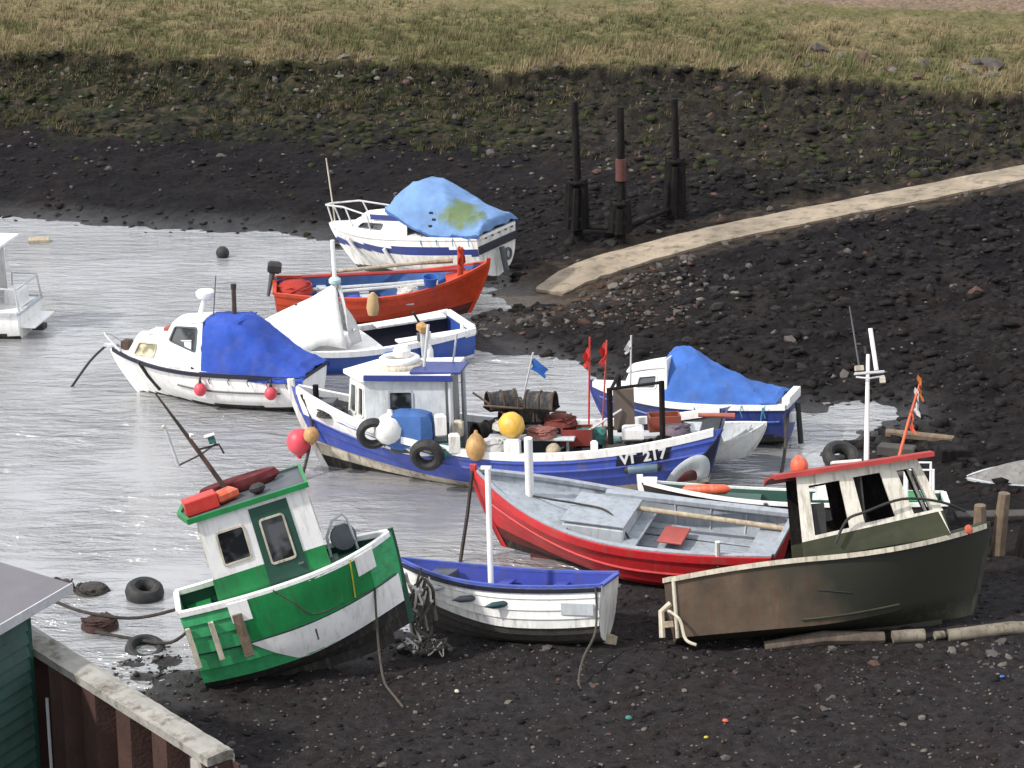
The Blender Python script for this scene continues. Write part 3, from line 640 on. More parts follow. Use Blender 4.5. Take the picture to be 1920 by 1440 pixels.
# ropes to the mud
def ground_rope(name, pts, r, mat, label, n=6):
    mb = MB(); mb.tube(spline(pts, n), r, 6); return single(name, mb, mat, label, "rope")
Wp = lambda bb, p: tuple(bb.M @ Vector(p))
p0 = Wp(b, H1.pt(.86, .58, -1, .06)); ground_rope("mooring_rope", [p0, (p0[0] + .02, p0[1] - .1, p0[2] - .45), (-2.2, 35.2, gz(-2.2, 35.2) + .35), (-2.1, 34.75, gz(-2.1, 34.75) + .03), (-1.9, 34.2, gz(-1.9, 34.2) + .03), (-1.75, 33.7, gz(-1.75, 33.7) + .03)], .022, M_ROPE, "grey rope running from the green boat's bow down onto the mud")

# ------------------------------------------------------------------ white clinker dinghy with blue inside
H2 = Hull(4.3, 1.55, 1.15, 1.08, 1.36, tw=.78, rake=.4, trk=.1, rb=.2, base=-.16)
b = B("clinker_dinghy", "white clinker dinghy with bright blue inside and a white mast post", H2, pose((1.70, 36.4, .30), 162, 4.2, 9, .905))
b.planks([0, .17, .33, .48, .60, .70, .80, .90, 1], [M_BOTTOM2, M_BOTTOM2, M_BOTTOM2, M_BOTTOM2, M_WHITE2, M_WHITE, M_WHITE, M_WHITE], t=.03)
b.transom(M_WHITE2); b.lining(M_DBLUE, .5); b.floor(M_DBLUE, .5); b.rail(M_BLUE, 0, .99, .03, .06, .03, .02, transom=True); b.rail(M_NAVY, 0, .99, .045, .0, -.035, .11, name="rubbing_band")
b.stem(M_WHITE2); b.keel(M_BOTTOM2, .14)
mb = MB(); mb.box((0, 0, 0), (.34, .05, .5), taper=.7); mb.at(); k = MB(); k.at((.06, 0, -.12), (0, R(-18), 0)); k.box((0, 0, 0), (.36, .05, .42), taper=.75); b.add("skeg", k, M_PLY)
for x in (1.1, 2.2): b.box("thwart", (x, 0, .90), (.24, 1.26, .04), M_DBLUE)
b.box("bow_locker", (3.42, -.1, .92), (.46, .62, .40), M_DGREY); b.box("engine_box", (1.65, 0, .66), (.55, .42, .30), M_DBLUE)
b.bar("mast_post", [(2.28, .30, .5), (2.30, .3, 3.25)], .055, M_WHITE, 10)
mb = MB(); mb.at((2.30, .3, 3.26)); mb.box((.03, 0, .0), (.2, .09, .06)); b.add("mast_head", mb, M_WHITE2)
b.box("repaired_panel", tuple(Vector(H2.pt(.1, .80, 1, .03)) + Vector((0, 0, .0))), (.62, .03, .24), M_LGREY, rot=(R(-4), 0, R(5)))
d_boat = b
for i, (u, mt, lb) in enumerate(((.80, M_CANVAS2, "pale grey sausage fender on the white dinghy nearest its bow"), (.62, M_DGREY, "dark grey sausage fender in the middle of the white dinghy's side"), (.46, paint("dark_teal_plastic", (.02, .06, .075), .4), "dark teal sausage fender on the white dinghy's side"))):
    mb = MB(); l, r = .17, .065; mb.at((0, 0, 0), (0, R(90), 0)); mb.lathe([(.012, -l - .09), (.02, -l - .05), (r * .6, -l), (r, -l + .06), (r, l - .06), (r * .6, l), (.02, l + .05), (.012, l + .09)], 12)
    p = H2.pt(u, .84, 1, .10); single("fender", mb, mt, lb, "fender", b.on(p, R(-10 - 12 * i + 20 * (u > .7)) * -1, 0, R(4)))
p0 = Wp(b, H2.pt(0.02, 1, 1, .06)); ground_rope("mooring_rope", [p0, (p0[0] + .02, p0[1] - .05, p0[2] - .4), (p0[0] - .02, p0[1] - .3, p0[2] - .75), (1.18, 35.1, gz(1.18, 35.1) + .3), (1.1, 34.7, gz(1.1, 34.7) + .02), (1.2, 34.3, gz(1.2, 34.3) - .03)], .022, M_ROPE, "grey rope hanging from the white dinghy's transom to the mud")
# tangle of pale rope and net between the two bows
rr = random.Random(5); hr = thing("rope_tangle", "tangle of pale rope and net hanging off the green boat's bow", "rope", TR((-1.62, 36.4, .10)))
for i in range(26):
    cx, cz = rr.uniform(-.05, .2), rr.uniform(.75, 1.35); low = i > 15
    pts = [(cx + rr.uniform(-.16, .16), rr.uniform(-.2, .2), max(.03, cz - .22 * k + rr.uniform(-.14, .14))) for k in range(5)]
    if low: cx = rr.uniform(-.2, .45); pts = [(cx + rr.uniform(-.18, .22), rr.uniform(-.45, .15), .05 + rr.uniform(0, .16)) for k in range(6)]
    mb = MB(); mb.tube(spline(pts, 5), rr.uniform(.012, .034), 5); mb.build("strand", M_WROPE if i % 3 == 0 else M_ROPE, hr, True)

# ------------------------------------------------------------------ red open boat with grey inside
H3 = Hull(6.3, 2.45, 1.14, 1.08, 1.78, tw=.76, q=2.6, rake=.62, trk=.15, um=.42,
          mid=((0, 0), (.35, .07), (.66, .17), (.86, .36), (.95, .6), (1, .84), (1, 1)), bow=((0, 0), (.12, .13), (.26, .29), (.44, .48), (.64, .67), (.85, .86), (1, 1)))
b = B("red_open_boat", "red open wooden boat with grey inside, foredeck and white bow post", H3, pose((4.98, 39.40, -.02), 160.5, -.3, -6, .955))
b.planks(np.linspace(0, 1, 7), [M_BOTTOM, M_DRED, M_RED, M_RED, M_RED, M_RED], t=.012)
b.transom(M_RED); b.lining(M_GREY, .48); b.floor(M_DGREY, .48)
b.rail(M_RED, 0, .99, .05, .0, .02, .13, name="gunwale_band"); b.rail(M_GREY, 0, .985, .0, .12, .045, .03, transom=True); b.rub(M_RED, .66, .08, .96, .035); b.stem(M_RED, .06, .045, .1); b.keel(M_DRED, .2)
b.deck(M_GREY, .66, .985, .16, .05, .06, name="foredeck")
b.bar("samson_post", [(5.15, -.1, 1.1), (5.15, -.1, 2.55)], .085, M_WHITE, 10)
mb = MB(); mb.at((3.62, .0, .95)); mb.box((0, 0, 0), (1.25, 1.25, .52), bev=.08); eb = b.add("engine_box", mb, M_LGREY); b.box("engine_box_lid", (3.62, 0, 1.232), (1.30, 1.30, .04), M_GREY, eb)
for k in range(2): mb = MB(); mb.at((4.255, .30 + .26 * k, .98), (0, R(90), 0)); mb.lathe([(.0, .0), (.06, .0), (.06, .02), (0, .025)], 12); b.add("vent", mb, M_BLACK, eb)
for k in range(7): b.box("floor_board", (1.55, -.84 + .28 * k, .60 + .012 * (k % 2)), (2.7, .24, .035), M_GREY, rot=(0, 0, R(.4 * (k % 3 - 1))))
for x in (.45, 2.85): b.box("thwart", (x, 0, .92), (.28, 1.86, .05), M_GREY)
b.box("thwart", (2.2, -.15, .80), (.5, .7, .04), paint("dusty_red_paint", (.36, .07, .06), .6)); b.box("stern_locker", (.28, 0, .74), (.36, 1.5, .42), M_GREY)
b.bar("stanchion", [(1.0, 1.05, .9), (1.0, 1.08, 1.42)], .05, M_WHITE2)
for k in range(5): u = .15 + .12 * k; b.bar("rib", [(H3.at_z(u, z, .06)[0], -H3.at_z(u, z, .06)[1], z) for z in (.52, .7, .9, 1.02)], .02, M_LGREY)
r_boat = b
mb = MB(); mb.box((0, 0, 0), (4.0, .17, .12), bev=.02); single("timber_spar", mb, M_GREY, "long grey timber beam lying along the far gunwale of the red boat", "timber", b.on((1.75, -.80, 1.24), R(3), 0, R(-1)), smooth=False)
mb = MB(); mb.tube([(-1.9, 0, 0), (-1.2, 0, .01), (1.9, 0, 0)], [.05, .055, .05], 10); single("spar", mb, M_PLY, "round pale wooden spar lying beside the grey beam in the red boat", "spar", b.on((1.8, -.48, 1.10), R(4), 0, R(-3)))
ground_rope("painter", [Wp(b, p) for p in ((5.1, -.1, 1.30), (4.6, .15, 1.40), (4.1, .0, 1.30), (3.5, .1, 1.28), (3.05, .45, 1.1), (2.8, .5, .72))], .02, M_DROPE, "dark rope trailing across the red boat's foredeck into its well")
p0 = Wp(b, H3.pt(1, .98, 1)); mb = MB(); mb.tube([p0, (p0[0] - .1, p0[1] - .25, p0[2] - .8), (p0[0] - .28, p0[1] - .5, -.3)], .04, 6); single("mooring_rope", mb, M_DROPE, "black rope dropping straight from the red boat's stem into the water", "rope")
mb = MB(); mb.ball((0, 0, 0), .15, 14); single("mooring_buoy", mb, paint("faded_pink_plastic", (.52, .24, .18), .5), "small faded pink buoy floating at the red boat's bow", "buoy", TR((-.72, 39.9, .06)))
# ------------------------------------------------------------------ brown derelict cabin boat with red roof
H4 = Hull(6.0, 2.2, 1.20, 1.36, 1.74, tw=.92, q=2.5, rake=.5, trk=.0, usm=.45,
          mid=((0, 0), (.42, .05), (.84, .11), (.89, .34), (.94, .58), (.98, .8), (1, 1)), bow=((0, 0), (.16, .12), (.36, .27), (.52, .45), (.68, .63), (.84, .81), (1, 1)), rb=.1, rs=.0)
def derelict():
    m = M_BROWN.copy(); m.name = "brown_hull_with_algae_forward"; nt = m.node_tree; N = nt.nodes.new; L = nt.links.new; bs = nt.nodes["Principled BSDF"]; src = bs.inputs['Base Color'].links[0].from_socket
    tc = N("ShaderNodeTexCoord"); sp = N("ShaderNodeSeparateXYZ"); L(tc.outputs['Object'], sp.inputs[0]); n = N("ShaderNodeTexNoise"); n.inputs['Scale'].default_value = 1.3; n.inputs['Detail'].default_value = 6; L(tc.outputs['Object'], n.inputs['Vector'])
    a = N("ShaderNodeMath"); a.operation = 'MULTIPLY_ADD'; a.inputs[1].default_value = 2.2; L(n.outputs['Fac'], a.inputs[0]); L(sp.outputs['X'], a.inputs[2])
    z = N("ShaderNodeMath"); z.operation = 'MULTIPLY_ADD'; z.inputs[1].default_value = .9; L(sp.outputs['Z'], z.inputs[0]); L(a.outputs[0], z.inputs[2])
    r = N("ShaderNodeMapRange"); r.inputs['From Min'].default_value = 3.3; r.inputs['From Max'].default_value = 4.9; L(z.outputs[0], r.inputs['Value'])
    mx = N("ShaderNodeMixRGB"); mx.inputs['Color2'].default_value = (.013, .014, .007, 1); L(r.outputs['Result'], mx.inputs['Fac']); L(src, mx.inputs['Color1']); L(mx.outputs['Color'], bs.inputs['Base Color']); return m
M_DERELICT = derelict()
b = B("derelict_cabin_boat", "brown and mossy derelict cabin boat with white window posts and red roof", H4, pose((2.80, 36.55, .12), 2.5, -3.9, -23, .94))
b.shell(lambda u, w, z: 1 if w < .34 else 0, [M_DERELICT, M_OLIVE], 40, 18)
b.transom(M_BROWN); b.rail(M_CREAM, 0, .99, .05, .07, .03, .06, transom=True); b.keel(M_OLIVE, .06)
b.bar("transom_edge", [H4.pt(0, w, -1, .012) for w in np.linspace(.33, 1, 8)], .035, M_CREAM); b.stem(M_OLIVE, .03)
b.bar("bilge_rail", [H4.pt(u, .40, -1, .015) for u in np.linspace(.4, .72, 8)], .02, M_OLIVE2)
b.bar("plank_seam", [H4.pt(u, .62 - .55 * (u - .52), -1, .004) for u in np.linspace(.44, .55, 6)], .012, M_BLACK)
b.lining(M_BROWN, .4); b.floor(M_DWOOD, .4, .01, .5); b.deck(M_OLIVE2, .55, .985, .04, .12, .04, name="foredeck")
xa, xf, yy, zs, zm, zr = 2.42, 5.15, .80, 1.34, 1.66, 2.86
XF = lambda z: xf - (z - zs) * .30
def side(sd):
    mb = MB(); p = [(xa, -sd * yy, zs), (XF(zs), -sd * (yy - .14), zs + .24), (XF(zm) , -sd * (yy - .17), zm + .38), (xa, -sd * yy, zm)]
    if sd < 0: p = [p[1], p[0], p[3], p[2]]
    mb.wall(*p, .05); b.add("cabin_coaming", mb, M_OLIVE2)
    q = [(xa, -sd * (yy - .002), zm + .003), (XF(zm) , -sd * (yy - .172), zm + .383), (XF(zr + .1), -sd * (yy - .22), zr + .20), (xa, -sd * (yy - .06), zr)]
    op = [(.09, .34, .06, .83), (.45, .67, .08, .84), (.80, .935, .05, .82)]
    if sd < 0: q = [q[1], q[0], q[3], q[2]]; op = [(.04, .22, .05, .84), (.68, .86, .25, .84)]
    mb = MB(); mb.wall(*q, .05, op); w = b.add("window_posts", mb, M_CREAM2 if sd > 0 else M_DWOOD)  # far wall coloured dark to paint in the cabin's unlit inside
M_CREAM2 = paint("dirty_white_cabin_paint", (.66, .63, .55), .6, .2, (.16, .13, .07), .5, 3)
side(1); side(-1)
mb = MB(); op = [(.1, .46, .3, .9), (.54, .9, .3, .9)]
mb.wall((XF(zs), -.66, zs + .24), (XF(zs), .66, zs + .24), (XF(zr + .1), .58, zr + .20), (XF(zr + .1), -.58, zr + .20), .05, op); b.add("windscreen", mb, M_CREAM2)
mb = MB(); mb.wall((3.62, -.70, zs), (3.62, .70, zs), (3.62, .66, zr), (3.62, -.66, zr), .03); b.add("blackout_panel", mb, M_BLACK)  # black panel added so the middle window reads as dark inside
mb = MB(); mb.wall((4.42, .70, zs), (3.65, .70, zs), (3.65, .64, zr - .02), (4.42, .60, zr + .02), .03); b.add("blackout_lining", mb, M_BLACK)  # black sheet added behind the middle window, painting in the dark interior
b.box("blackout_box", (2.74, -.42, 1.7), (.30, .5, 1.3), M_BLACK)  # black box added to paint in the dark half of the aft window
mb = MB(); rows = []
for i in range(9):
    x = 2.02 + (4.95 - 2.02) * i / 8; z = zr + .01 + (x - xa) * .07
    rows.append([(x, .86, z - .02), (x, .5, z + .035), (x, 0, z + .05), (x, -.5, z + .035), (x, -.86, z - .02), (x, -.86, z + .06), (x, -.5, z + .11), (x, 0, z + .07), (x, .5, z + .11), (x, .86, z + .06)])
mb.grid(rows, close=True); mb.add(rows[0], [tuple(range(10))]); mb.add(rows[-1], [tuple(range(10))[::-1]]); b.add("roof", mb, M_ROOFRED)
rz = lambda x: zr + .13 + (x - xa) * .07
mx = 3.86
b.bar("mast", [(mx, .05, rz(mx)), (mx + .22, .05, rz(mx) + 1.98)], [.05, .035], M_WHITE, 10); b.box("mast_foot", (mx - .38, .05, rz(mx) + .01), (.55, .22, .06), M_WHITE2)
m0 = mx; mx = m0 + .18
b.box("spreader", (mx + .03, .05, rz(mx) + 1.62), (.56, .1, .05), M_GALV); b.bar("spreader_hoop", [(mx - .22, .05, rz(mx) + 1.56), (mx, -.1, rz(mx) + 1.5), (mx + .3, .05, rz(mx) + 1.54)], .018, M_GALV)
b.bar("whip_aerial", [(mx - .14, .05, rz(mx) + 1.66), (mx - .22, .05, rz(mx) + 2.9)], [.02, .012], M_DGREY); b.bar("radio_aerial", [(mx + .17, .05, rz(mx) + 1.66), (mx + .13, .05, rz(mx) + 2.45)], .042, M_WHITE); b.box("mast_lamp", (mx - .15, .05, rz(mx) + 1.72), (.16, .1, .1), M_CREAM); b.bar("mast_tip", [(mx, .05, rz(mx) + 1.98), (mx, .05, rz(mx) + 2.12)], .03, M_BLACK)
b.box("side_light", (mx + .25, -.02, rz(mx) + 1.46), (.1, .08, .12), M_CREAM)
mx = m0
mb = MB(); mb.at((5.5, -.56, 1.66), (R(80), 0, R(38))); mb.lathe([(0, -.02), (.085, -.02), (.09, .02), (.05, .04), (0, .045)], 14); b.add("navigation_light", mb, M_OBUOY, smooth=True)
b.bar("bow_rope", spline([(3.0, -.86, 1.6), (3.25, -.86, 2.0), (3.6, -.86, 2.12), (4.3, -.80, 2.3), (5.0, -.70, 2.2), (5.5, -.4, 2.0)], 5), .025, M_BLACK)
b.bar("outboard_bracket", [(-.04, -.5, .75), (-.22, -.5, .62), (-.24, -.5, .15)], .06, M_CREAM); b.bar("tiller_hose", spline([(-.05, -.7, .5), (-.12, -.85, .62), (.05, -1.05, .45), (.12, -1.1, .1), (.3, -1.15, -.02)], 5), .03, M_CREAM); b.box("bracket_plate", (-.12, -.55, .38), (.16, .3, .12), M_PLY)
br_boat = b
mb = MB(); mb.lathe([(0, -.02), (.15, -.01), (.17, .08), (.14, .19), (.06, .25), (.03, .28), (0, .28)], 16); single("dome_buoy", mb, M_OBUOY, "round red-orange buoy sitting on the red cabin roof", "buoy", b.on((2.55, -.35, rz(2.55) - .0)))
fl = thing("flag_pole", "red marker pole with ragged flags slanting up from the red roof", "flag", b.on((4.45, .0, rz(4.45) - .05), 0, 0, R(18)))
mb = MB(); mb.tube([(0, 0, 0), (.03, 0, .7), (.08, 0, 1.45)], [.03, .028, .015], 8); mb.build("pole", M_OBUOY, fl, True)
for z, l, mt in ((.62, .3, M_OBUOY), (.95, .42, M_CANVAS2), (1.25, .36, cloth("amber_rag", (.42, .13, .03)))):
    mb = MB(); mb.grid([[(.05 + .05 * math.sin(k + i), .05 * math.sin(2.2 * k + i), z + l * k / 5) if i == 0 else (.05 + .09 * i * (1 - .15 * k) + .02 * math.sin(k * 3), .06 * math.sin(1.7 * k + 2 * i), z - .06 * i + l * k / 5) for k in range(6)] for i in range(3)])
    mb.build("rag", mt, fl, True)

# ------------------------------------------------------------------ blue coble with wheelhouse
H5 = Hull(8.6, 2.65, 1.45, 1.0, 2.05, tw=.62, q=2.3, rake=.75, trk=.35, um=.48, usm=.42,
          mid=((0, 0), (.36, .07), (.66, .17), (.84, .32), (.93, .5), (.98, .68), (1, .85), (.99, 1)), bow=((0, 0), (.12, .12), (.25, .27), (.41, .43), (.58, .58), (.74, .72), (.88, .86), (1, 1)))
b = B("blue_coble", "blue and white wooden fishing coble with a small wheelhouse, gear-strewn deck and number VT 217", H5, pose((4.46, 44.98, -.05), 171, 2.4, 3, 1.07))
b.planks(np.linspace(0, 1, 8), [M_BOTTOM, M_BOTTOM, M_CREAM, M_BLUE, M_BLUE, M_BLUE, M_BLUE], t=.03, N=24)
for sd in (1, -1): b.strip(.56, .985, lambda u: .985 - .27 * min(1, (u - .55) / .16), .999, .02, M_WHITE, sd, "bulwark_board")
b.transom(M_NAVY); b.lining(M_DGREY, .55); b.floor(M_DGREY, .55, name="deck"); b.rail(M_WHITE, 0.02, .985, .04, .08, .04, .10); b.stem(M_WHITE2, .07, .05, .12); b.keel(M_BOTTOM, .15)
b.rub(M_BLUE, .715, .03, .97, .035); b.deck(M_DGREY, .86, .98, .35, .05, .06, name="foredeck")
# navy stern quarter with a painted arch
for sd in (1, -1):
    rows = []
    for i in range(9):
        w_ = .36 + .63 * i / 8; ul = .07 - .075 * i / 8; r = [H5.pt(.002 + (ul - .002) * k / 5, w_, sd, .045) for k in range(6)]; rows.append(r if sd < 0 else r[::-1])
    mb = MB(); mb.grid(rows); o = b.add("stern_quarter_panel", mb, M_NAVY, smooth=True); md = o.modifiers.new("t", 'SOLIDIFY'); md.thickness = .02
    def arch(r0, r1, off, mat, nm):
        rows = []
        for i in range(15):
            a = math.pi * i / 14; r = [H5.pt(max(.004, .058 + math.cos(a) * .052 * q - .012 * math.sin(a) * q), .36 + math.sin(a) * .36 * q, sd, off) for q in (r0, (r0 + r1) / 2, r1)]; rows.append(r if sd > 0 else r[::-1])
        mb = MB(); mb.grid(rows); o = b.add(nm, mb, mat, smooth=True); md = o.modifiers.new("t", 'SOLIDIFY'); md.thickness = .01
    arch(.48, 1.0, .062, M_LGREY, "painted_arch"); arch(.02, .48, .062, M_DRED, "painted_panel")
# registration number
def text_mesh(txt, size, ext=.004):
    cu = bpy.data.curves.new("lettering", 'FONT'); cu.body = txt; cu.size = size; cu.extrude = ext; cu.resolution_u = 2; cu.offset = size * .035
    o = bpy.data.objects.new("tmp", cu); COL.objects.link(o); dg = bpy.context.evaluated_depsgraph_get(); m = bpy.data.meshes.new_from_object(o.evaluated_get(dg)); bpy.data.objects.remove(o); bpy.data.curves.remove(cu); m.name = "lettering"; return m
def letters(bb, txt, size, mat, u0, w, du, off=.05, parent=None, up=(0, 0, 1)):
    """one mesh per character, set along the hull's port side"""
    for i, ch in enumerate(txt):
        if ch == ' ': continue
        m = text_mesh(ch, size); m.materials.clear(); m.materials.append(mat); p = Vector(bb.H.pt(u0 - du * i, w, 1, off)); q = Vector(bb.H.pt(u0 - du * i - .01, w, 1, off)); t = (q - p).normalized(); u_ = Vector(bb.H.pt(u0 - du * i, w + .05, 1, off)) - p; n = t.cross(u_).normalized(); u_ = n.cross(t)
        M4 = Matrix((t, u_, n)).transposed().to_4x4(); M4.translation = p; m.transform(M4); o = bpy.data.objects.new("letter", m); COL.objects.link(o); o.parent = parent or bb.root
plate = b.strip(.108, .228, .735, .915, .022, M_NAVY, 1, "number_plate", N=6)
letters(b, "VT 217", .29, M_WHITE, .218, .765, .0175, .05)
# wheelhouse with an angled front
wx0, wx1, wy, z0, z1 = 5.35, 6.95, .74, 1.12, 2.30
side_op = [(.30, .60, .36, .82)]
mb = MB(); mb.wall((wx1, wy, z0), (wx0, wy, z0), (wx0, wy - .05, z1 + .05), (wx1, wy - .06, z1), .05, side_op); w = b.add("wheelhouse_side", mb, M_LGREY); b.window(w, mb, side_op[0], M_GREY, M_GLASS)  # near side greyed to paint in its shade; the wheelhouse is white
mb = MB(); mb.wall((wx0, -wy, z0), (wx1, -wy, z0), (wx1, -wy + .06, z1), (wx0, -wy + .05, z1 + .05), .05, side_op); w = b.add("wheelhouse_side", mb, M_WHITE2); b.window(w, mb, side_op[0], M_GREY, M_GLASS)
pk = wx1 + .55; fop = [(.12, .46, .36, .86), (.60, .88, .36, .86)]
mb = MB(); mb.wall((pk, 0.002, z0), (wx1, wy, z0), (wx1 - .03, wy - .06, z1), (pk - .12, .002, z1), .05, fop); w = b.add("wheelhouse_front", mb, M_WHITE)
for o in fop: b.window(w, mb, o, M_WHITE2, M_GLASS)
mb = MB(); mb.wall((wx1, -wy, z0), (pk, -.002, z0), (pk - .12, -.002, z1), (wx1 - .03, -wy + .06, z1), .05, fop); w = b.add("wheelhouse_front", mb, M_WHITE)
for o in fop: b.window(w, mb, o, M_WHITE2, M_GLASS)
mb = MB(); pts = [(pk + .02, 0), (wx1 + .05, wy + .06), (wx0 - .12, wy + .06), (wx0 - .12, -wy - .06), (wx1 + .05, -wy - .06)]
zz = lambda x: z1 + .06 - (x - wx0) * .03
mb.add([(x, y, zz(x)) for x, y in pts] + [(x, y, zz(x) + .08) for x, y in pts], [(4, 3, 2, 1, 0), (5, 6, 7, 8, 9)] + [(i, (i + 1) % 5, 5 + (i + 1) % 5, 5 + i) for i in range(5)]); b.add("roof", mb, M_WHITE)
b.box("roof_edge", ((wx0 + wx1) / 2 - .1, wy + .075, zz(5.7) + .04), (1.75, .03, .12), M_NAVY2); b.box("roof_hatch", (5.55, .2, zz(5.5) + .10), (1.0, .9, .05), M_NAVY2)
b.bar("corner_post", [(wx0 - .1, wy - .06, .6), (wx0 - .1, wy - .06, 2.3)], .05, M_LGREY); b.bar("corner_post", [(wx0 - .1, -wy + .06, .6), (wx0 - .1, -wy + .06, 2.3)], .05, M_LGREY)
b.bar("roof_mast", [(5.85, .2, zz(5.8) + .1), (5.75, .1, 3.3)], .03, M_GALV); b.bar("roof_aerial", [(5.35, -.2, zz(5.3) + .1), (5.25, -.2, 3.05)], .022, M_LGREY)
for x, h in ((2.15, 1.15), (1.15, 1.3)): b.bar("gantry_post", [(x, .75, .6), (x, .75, 1.05 + h)], .055, M_DWOOD)
b.bar("gantry_bar", [(2.2, .75, 2.18), (1.1, .75, 2.33)], .03, M_DWOOD); b.bar("gantry_post", [(2.15, -.75, .6), (2.15, -.75, 2.1)], .05, M_DWOOD); b.bar("gantry_bar", [(2.15, .7, 2.12), (2.15, -.7, 2.1)], .035, M_DWOOD)
b.box("engine_casing", (3.85, -.1, .95), (1.3, 1.0, .7), M_DGREY); b.box("side_bench", (2.1, -.7, .9), (1.6, .4, .08), M_LGREY); b.box("stern_bench", (.75, 0, 1.15), (.5, 1.3, .08), M_LGREY); b.box("fish_table", (3.7, .62, 1.18), (1.7, .34, .05), M_LGREY)
for x in (3.0, 4.4): b.bar("table_leg", [(x, .62, .56), (x, .62, 1.16)], .03, M_LGREY)
b.box("anchor_winch", (7.85, 0, 1.6), (.3, .4, .3), M_DGREY); b.bar("bow_bitts", [(8.1, 0, 1.4), (8.1, 0, 2.05)], .06, M_DWOOD)
c_boat = b
# ------------------------------------------------------------------ gear on the coble
b = c_boat
def tyre(label, M, Ro=.30, r=.085, group=None):
    t = MB(); t.torus(Ro - r, r, 22, 10, 1.25); return single("tyre", t, M_BLACK, label, "tyre", M, group)
pots_extra = 0
tyre("black tyre fender standing against the coble's wheelhouse quarter", b.on((6.72, 1.10, 1.36), R(15), R(75)), .33)
tyre("black tyre hung over the coble's rail amidships, below the blue cover", b.on((5.62, 1.38, 1.02), R(-8), R(70), R(25)), .34, .1)
def buoy(name, label, M, r, mat, neck=True, long=1.0, mat2=None):
    m = MB(); m.lathe([(.0, -r * long), (r * .45, -r * long * .9), (r * .82, -r * .58 * long), (r, 0), (r * .86, r * .55 * long), (r * .5, r * .92 * long), (r * .2, r * 1.1 * long), (r * .16, r * 1.3 * long), (0, r * 1.32 * long)], 18, mis=[0, 0, 0, 0, 0, 0, 1, 1]); return single(name, m, [mat, mat2 or mat], label, "buoy", M)
buoy("buoy", "big white round buoy beside the tyre on the coble's side deck", b.on((6.42, 1.02, 1.42), 0, R(25)), .30, M_WHITE2)
buoy("buoy", "large pink round buoy hanging at the coble's bow", b.on((8.38, .42, 1.00), 0, R(190)), .26, M_PINK, mat2=M_REDP)
buoy("buoy", "small brown round buoy hanging next to the pink one", b.on((8.05, .72, 1.22), 0, R(180)), .16, M_TAN)
buoy("buoy", "yellow and orange buoy perched on the coble's rail", b.on((4.02, 1.0, 1.52), R(20), R(60), R(30)), .26, M_YBUOY, mat2=M_OBUOY)
buoy("buoy", "tan and rust oblong buoy leaning on the coble's rail", b.on((4.68, 1.30, 1.15), 0, R(15)), .20, M_TAN, long=1.3)
buoy("buoy", "small cream buoy under the coble's fish table", b.on((3.25, .85, .98), 0, R(80)), .15, M_PLY, long=1.2)
def can(label, M, mat, w=.26, h=.36):
    m = MB(); m.box((0, 0, h / 2), (w, w * .8, h), bev=.04); m2 = single("plastic_can", m, mat, label, "can", M, smooth=False); return m2
can("white plastic drum lashed below the yellow buoy", b.on((3.98, 1.22, .88)), M_WHITE, .30, .42)
can("white plastic can standing on the coble's rail by the teal net", b.on((5.10, 1.26, 1.02), .2), M_WHITE2, .22, .40)
can("white can with a narrow top beside the coble's blue cover", b.on((5.42, .95, 1.28), .3), M_WHITE, .22, .44)
can("small white can on the coble's stern side rail", b.on((2.42, 1.12, 1.05), .1), M_WHITE, .14, .22)
can("white box on the coble's engine casing", b.on((1.75, .45, 1.12), .1), M_WHITE, .42, .26)
can("upright grey white can under the coble's corner post", b.on((5.12, .72, 1.2)), M_CREAM, .2, .34)
# engine cover
e = thing("engine_cover", "faded blue cloth cover draped over a box at the wheelhouse side", "cover", b.on((6.05, .80, 1.08)))
mb = MB(); rows = []
for k, (sx, sz) in enumerate(((.46, 0), (.47, .25), (.45, .5), (.40, .62), (.2, .68), (.02, .69))):
    rows.append([(sx * (1 + .08 * math.sin(5 * a * math.pi / 9 + k)) * max(-1, min(1, 1.3 * math.cos(a * math.pi / 9))), .75 * sx * (1 + .1 * math.sin(7 * a * math.pi / 9)) * max(-1, min(1, 1.3 * math.sin(a * math.pi / 9))), sz - (.05 * math.sin(a * 2.1) if k == 0 else 0)) for a in range(18)])
mb.grid(rows, close=True); mb.build("cloth", M_TARP2, e, True)
mb = MB(); mb.box((0, 0, -.05), (.7, .5, .14)); mb.build("box", M_DGREY, e)
# lobster pots
def pot(label, M, mat=M_NETD):
    t = thing("lobster_pot", label, "lobster pot", M); mb = MB(); mb.box((0, 0, .02), (.62, .42, .035)); mb.build("base", M_DWOOD, t)
    for x in (-.28, 0, .28):
        m = MB(); m.tube([(x, .19 * math.cos(a), .04 + .32 * math.sin(a)) for a in np.linspace(0, math.pi, 9)], .018, 6); m.build("hoop", M_IRON, t, True)
    m = MB(); m.grid([[(x, .18 * math.cos(a), .04 + .31 * math.sin(a)) for a in np.linspace(0, math.pi, 9)] for x in np.linspace(-.28, .28, 5)]); m.build("netting", mat, t, True)
for i, (x, y, z, rz_, lb, mt) in enumerate(((3.75, -.1, 1.31, .1, "dark netted lobster pot on top of the coble's engine casing", M_NETD), (4.2, -.35, 1.31, 1.2, "lobster pot turned crossways next to the wheelhouse on the coble", M_NETD), (2.35, -.25, .58, .3, "lobster pot on the coble's deck between the gantry posts", M_NETG), (1.55, .25, .58, -.4, "lobster pot on the coble's deck near its stern", M_NETD), (3.55, .25, 1.66, -.2, "lobster pot stacked uppermost on the coble's engine casing", M_NETD))):
    pot(lb, b.on((x, y, z), rz_), mt)
